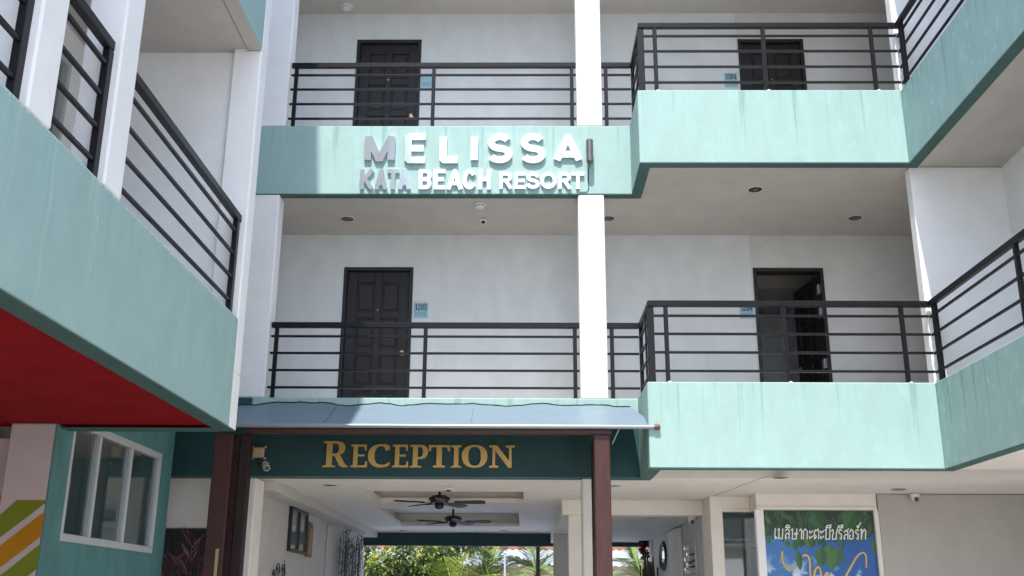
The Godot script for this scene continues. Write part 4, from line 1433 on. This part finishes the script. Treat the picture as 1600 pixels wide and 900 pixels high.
func ground_right() -> void:
	var o := thing("shop_front", "cream framed shopfront with glass corner and tall poster panel under the right balcony", "shopfront")
	# block at the left with the glass corner
	bx("side_pier", Vector3(2.235, 0, -13.40), Vector3(2.385, 2.897, -12.772), M.cream, o, 0.006)
	bx("header", Vector3(2.385, 2.712, -12.95), Vector3(2.72, 2.897, -12.775), M.cream, o, 0.006)
	bx("header_trim", Vector3(2.385, 2.715, -12.776), Vector3(2.718, 2.742, -12.766), M.cream, o, 0.003)
	bx("header", Vector3(2.72, 2.706, -12.95), Vector3(4.142, 2.897, -12.42), M.cream, o, 0.006)
	bx("header_trim", Vector3(2.718, 2.708, -12.421), Vector3(4.14, 2.742, -12.405), M.cream, o, 0.003)
	bx("mullion", Vector3(2.705, 0, -12.50), Vector3(2.80, 2.706, -12.41), M.white, o, 0.005)
	bx("mullion", Vector3(4.098, 0, -12.52), Vector3(4.15, 2.706, -12.405), M.cream, o, 0.005)
	bx("pane", Vector3(2.386, 0.1, -12.86), Vector3(2.715, 2.711, -12.852), M.glass, o)
	bx("pane", Vector3(2.716, 0.1, -12.852), Vector3(2.724, 2.705, -12.50), M.glass, o)
	bx("back_room_wall", Vector3(2.40, 0, -15.8), Vector3(6.6, 2.897, -15.7), M.lobby_wall, o)
	bx("backing_wall", Vector3(2.80, 0, -12.62), Vector3(4.098, 2.706, -12.50), M.wall_greige, o)
	for q in [[2.40, 0.75, 0.06], [2.33, 0.55, 0.05]]:
		bx("shelf", Vector3(2.45, q[0], -13.9), Vector3(2.45 + q[1], q[0] + 0.03, -13.3), M.alu, o, 0.004)
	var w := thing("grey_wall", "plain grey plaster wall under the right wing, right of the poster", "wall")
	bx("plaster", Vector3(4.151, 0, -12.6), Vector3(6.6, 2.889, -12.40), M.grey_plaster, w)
	var p := thing("printed_poster", "tall poster of hanging leaves on blue sky with white Thai lettering and gold script", "poster")
	var im := poster_image()
	var m := StandardMaterial3D.new()
	m.albedo_texture = ImageTexture.create_from_image(im)
	m.albedo_color = Color(0.94, 0.94, 0.94)
	m.roughness = 0.35
	var s := sf()
	var a := Vector3(2.80, 2.700, -12.455)
	var b := Vector3(4.098, 1.10, -12.455)
	s.set_smooth_group(-1)
	for q in [[a.x, a.y, 0, 0], [b.x, a.y, 1, 0], [b.x, b.y, 1, 1], [a.x, a.y, 0, 0], [b.x, b.y, 1, 1], [a.x, b.y, 0, 1]]:
		s.set_uv(Vector2(q[2], q[3]))
		s.add_vertex(Vector3(q[0], q[1], -12.455))
	commit("print", s, m, p)
	bx("board", Vector3(2.80, 0.4, -12.49), Vector3(4.098, 2.703, -12.459), M.alu, p)


func garden() -> void:
	bushy_tree(Vector3(-2.75, 0, -24.2), 2.35, Vector3(1.0, 0.95, 0.9), 5200, Color(0.045, 0.085, 0.012), Color(0.26, 0.30, 0.03), 0.13, "bushy yellow-green tree beyond the passage, left of the palms")
	bushy_tree(Vector3(-4.2, 0, -24.8), 2.5, Vector3(0.8, 1.1, 1.0), 3600, Color(0.014, 0.040, 0.014), Color(0.05, 0.10, 0.025), 0.15, "dark green tree at the left edge of the passage opening")
	bushy_tree(Vector3(-1.75, 0, -25.6), 2.6, Vector3(0.9, 1.0, 0.8), 3600, Color(0.02, 0.05, 0.018), Color(0.08, 0.13, 0.05), 0.16, "mid green tree beyond the passage, between yellow-green tree and palms")
	palm(Vector3(-0.85, 0, -24.4), 2.1, 15, 1.5, Color(0.05, 0.10, 0.02), Color(0.24, 0.30, 0.05), "green palm in the middle of the passage opening, before the grey roof")
	palm(Vector3(0.25, 0, -23.6), 2.25, 15, 1.35, Color(0.05, 0.10, 0.025), Color(0.20, 0.27, 0.06), "palm beside the thin brown pole at the right of the opening")
	palm(Vector3(-1.55, 0, -23.2), 1.55, 11, 1.7, Color(0.10, 0.17, 0.02), Color(0.34, 0.38, 0.05), "low yellow palm with upright fronds left of the white pole")
	palm(Vector3(2.65, 0, -24.6), 2.2, 15, 1.4, Color(0.06, 0.12, 0.03), Color(0.22, 0.28, 0.06), "palm seen through the narrow side hall opening")
	var po := thing("brown_pole", "thin brown pole standing outside the passage rear opening", "pole", Vector3(0.225, 0, -20.2))
	bx("shaft", Vector3(-0.035, 0, -0.035), Vector3(0.035, 3.0, 0.035), M.brown, po, 0.004)
	bx("foot", Vector3(-0.08, 0, -0.08), Vector3(0.08, 0.02, 0.08), M.brown, po)
	var wp := thing("white_pole", "slim pale pole among the palms beyond the passage", "pole", Vector3(-0.43, 0, -21.5))
	var s := sf()
	tube(s, [Vector3(0, 0, 0), Vector3(0, 2.62, 0)], 0.022, 0.020, 10)
	commit("shaft", s, M.alu, wp)
	var cap := sf()
	lathe(cap, [Vector2(0.022, 2.60), Vector2(0.03, 2.63), Vector2(0, 2.66)], Transform3D(), 10)
	commit("cap", cap, M.alu, wp)
	var h := thing("neighbour_house", "cream house with pale corrugated lean-to and terracotta roof beyond the garden", "house")
	bx("wall", Vector3(-9, 0, -36), Vector3(9, 2.85, -31.5), M.house, h)
	var r := sf()
	for i in 90:
		var x := -9.0 + i * 0.2
		poly(r, [Vector3(x, 2.66, -29.8), Vector3(x + 0.1, 2.70, -29.8), Vector3(x + 0.1, 3.24, -31.8), Vector3(x, 3.20, -31.8)], Vector3(x, -5, -31))
		poly(r, [Vector3(x + 0.1, 2.70, -29.8), Vector3(x + 0.2, 2.66, -29.8), Vector3(x + 0.2, 3.20, -31.8), Vector3(x + 0.1, 3.24, -31.8)], Vector3(x, -5, -31))
	commit("lean_to_roof", r, M.sheet_roof, h)
	var r2 := sf()
	for k in 9:
		var y := 3.22 + k * 0.2
		box(r2, Vector3(-9.3, y, -31.9 - k * 0.4), Vector3(9.3, y + 0.24, -32.4 - k * 0.4), 0.02)
	commit("roof", r2, M.terracotta, h)
	for x in [-3.0, 0.3, 3.0]:
		var wf := bx("window", Vector3(x, 1.2, -31.5), Vector3(x + 1.0, 2.2, -31.45), M.alu, h, 0.01)
		bx("pane", Vector3(x + 0.06, 1.26, -31.46), Vector3(x + 0.94, 2.14, -31.44), M.lens, wf)
	# reddish plant by the dark recess on the left
	var c := thing("cordyline_plant", "dark reddish leafy plant in front of the black recess left of the carved post", "plant", Vector3(-3.45, 0, -10.62))
	for k in 7:
		var st := sf()
		var b := Vector3(rng.randf_range(-0.2, 0.28), 0, rng.randf_range(-0.06, 0.06))
		var top := b + Vector3(rng.randf_range(-0.06, 0.10), rng.randf_range(1.85, 2.25), 0)
		st.set_color(Color(0.05, 0.03, 0.03))
		tube(st, [b, b.lerp(top, 0.5) + Vector3(0.03, 0, 0), top], 0.014, 0.008, 6)
		for i in 20:
			var y := rng.randf_range(0.6, 1.0)
			var d := Vector3(rng.randf_range(-1, 1), rng.randf_range(0.5, 1.6), rng.randf_range(-1, 1)).normalized()
			leaf_quad(st, b.lerp(top, y), d, Vector3(d.z, 0.4, -d.x).normalized(), rng.randf_range(0.16, 0.30), 0.018, Color(0.07, 0.012, 0.028).lerp(Color(0.16, 0.05, 0.07), rng.randf()))
		commit("stem", st, M.leaf, c)
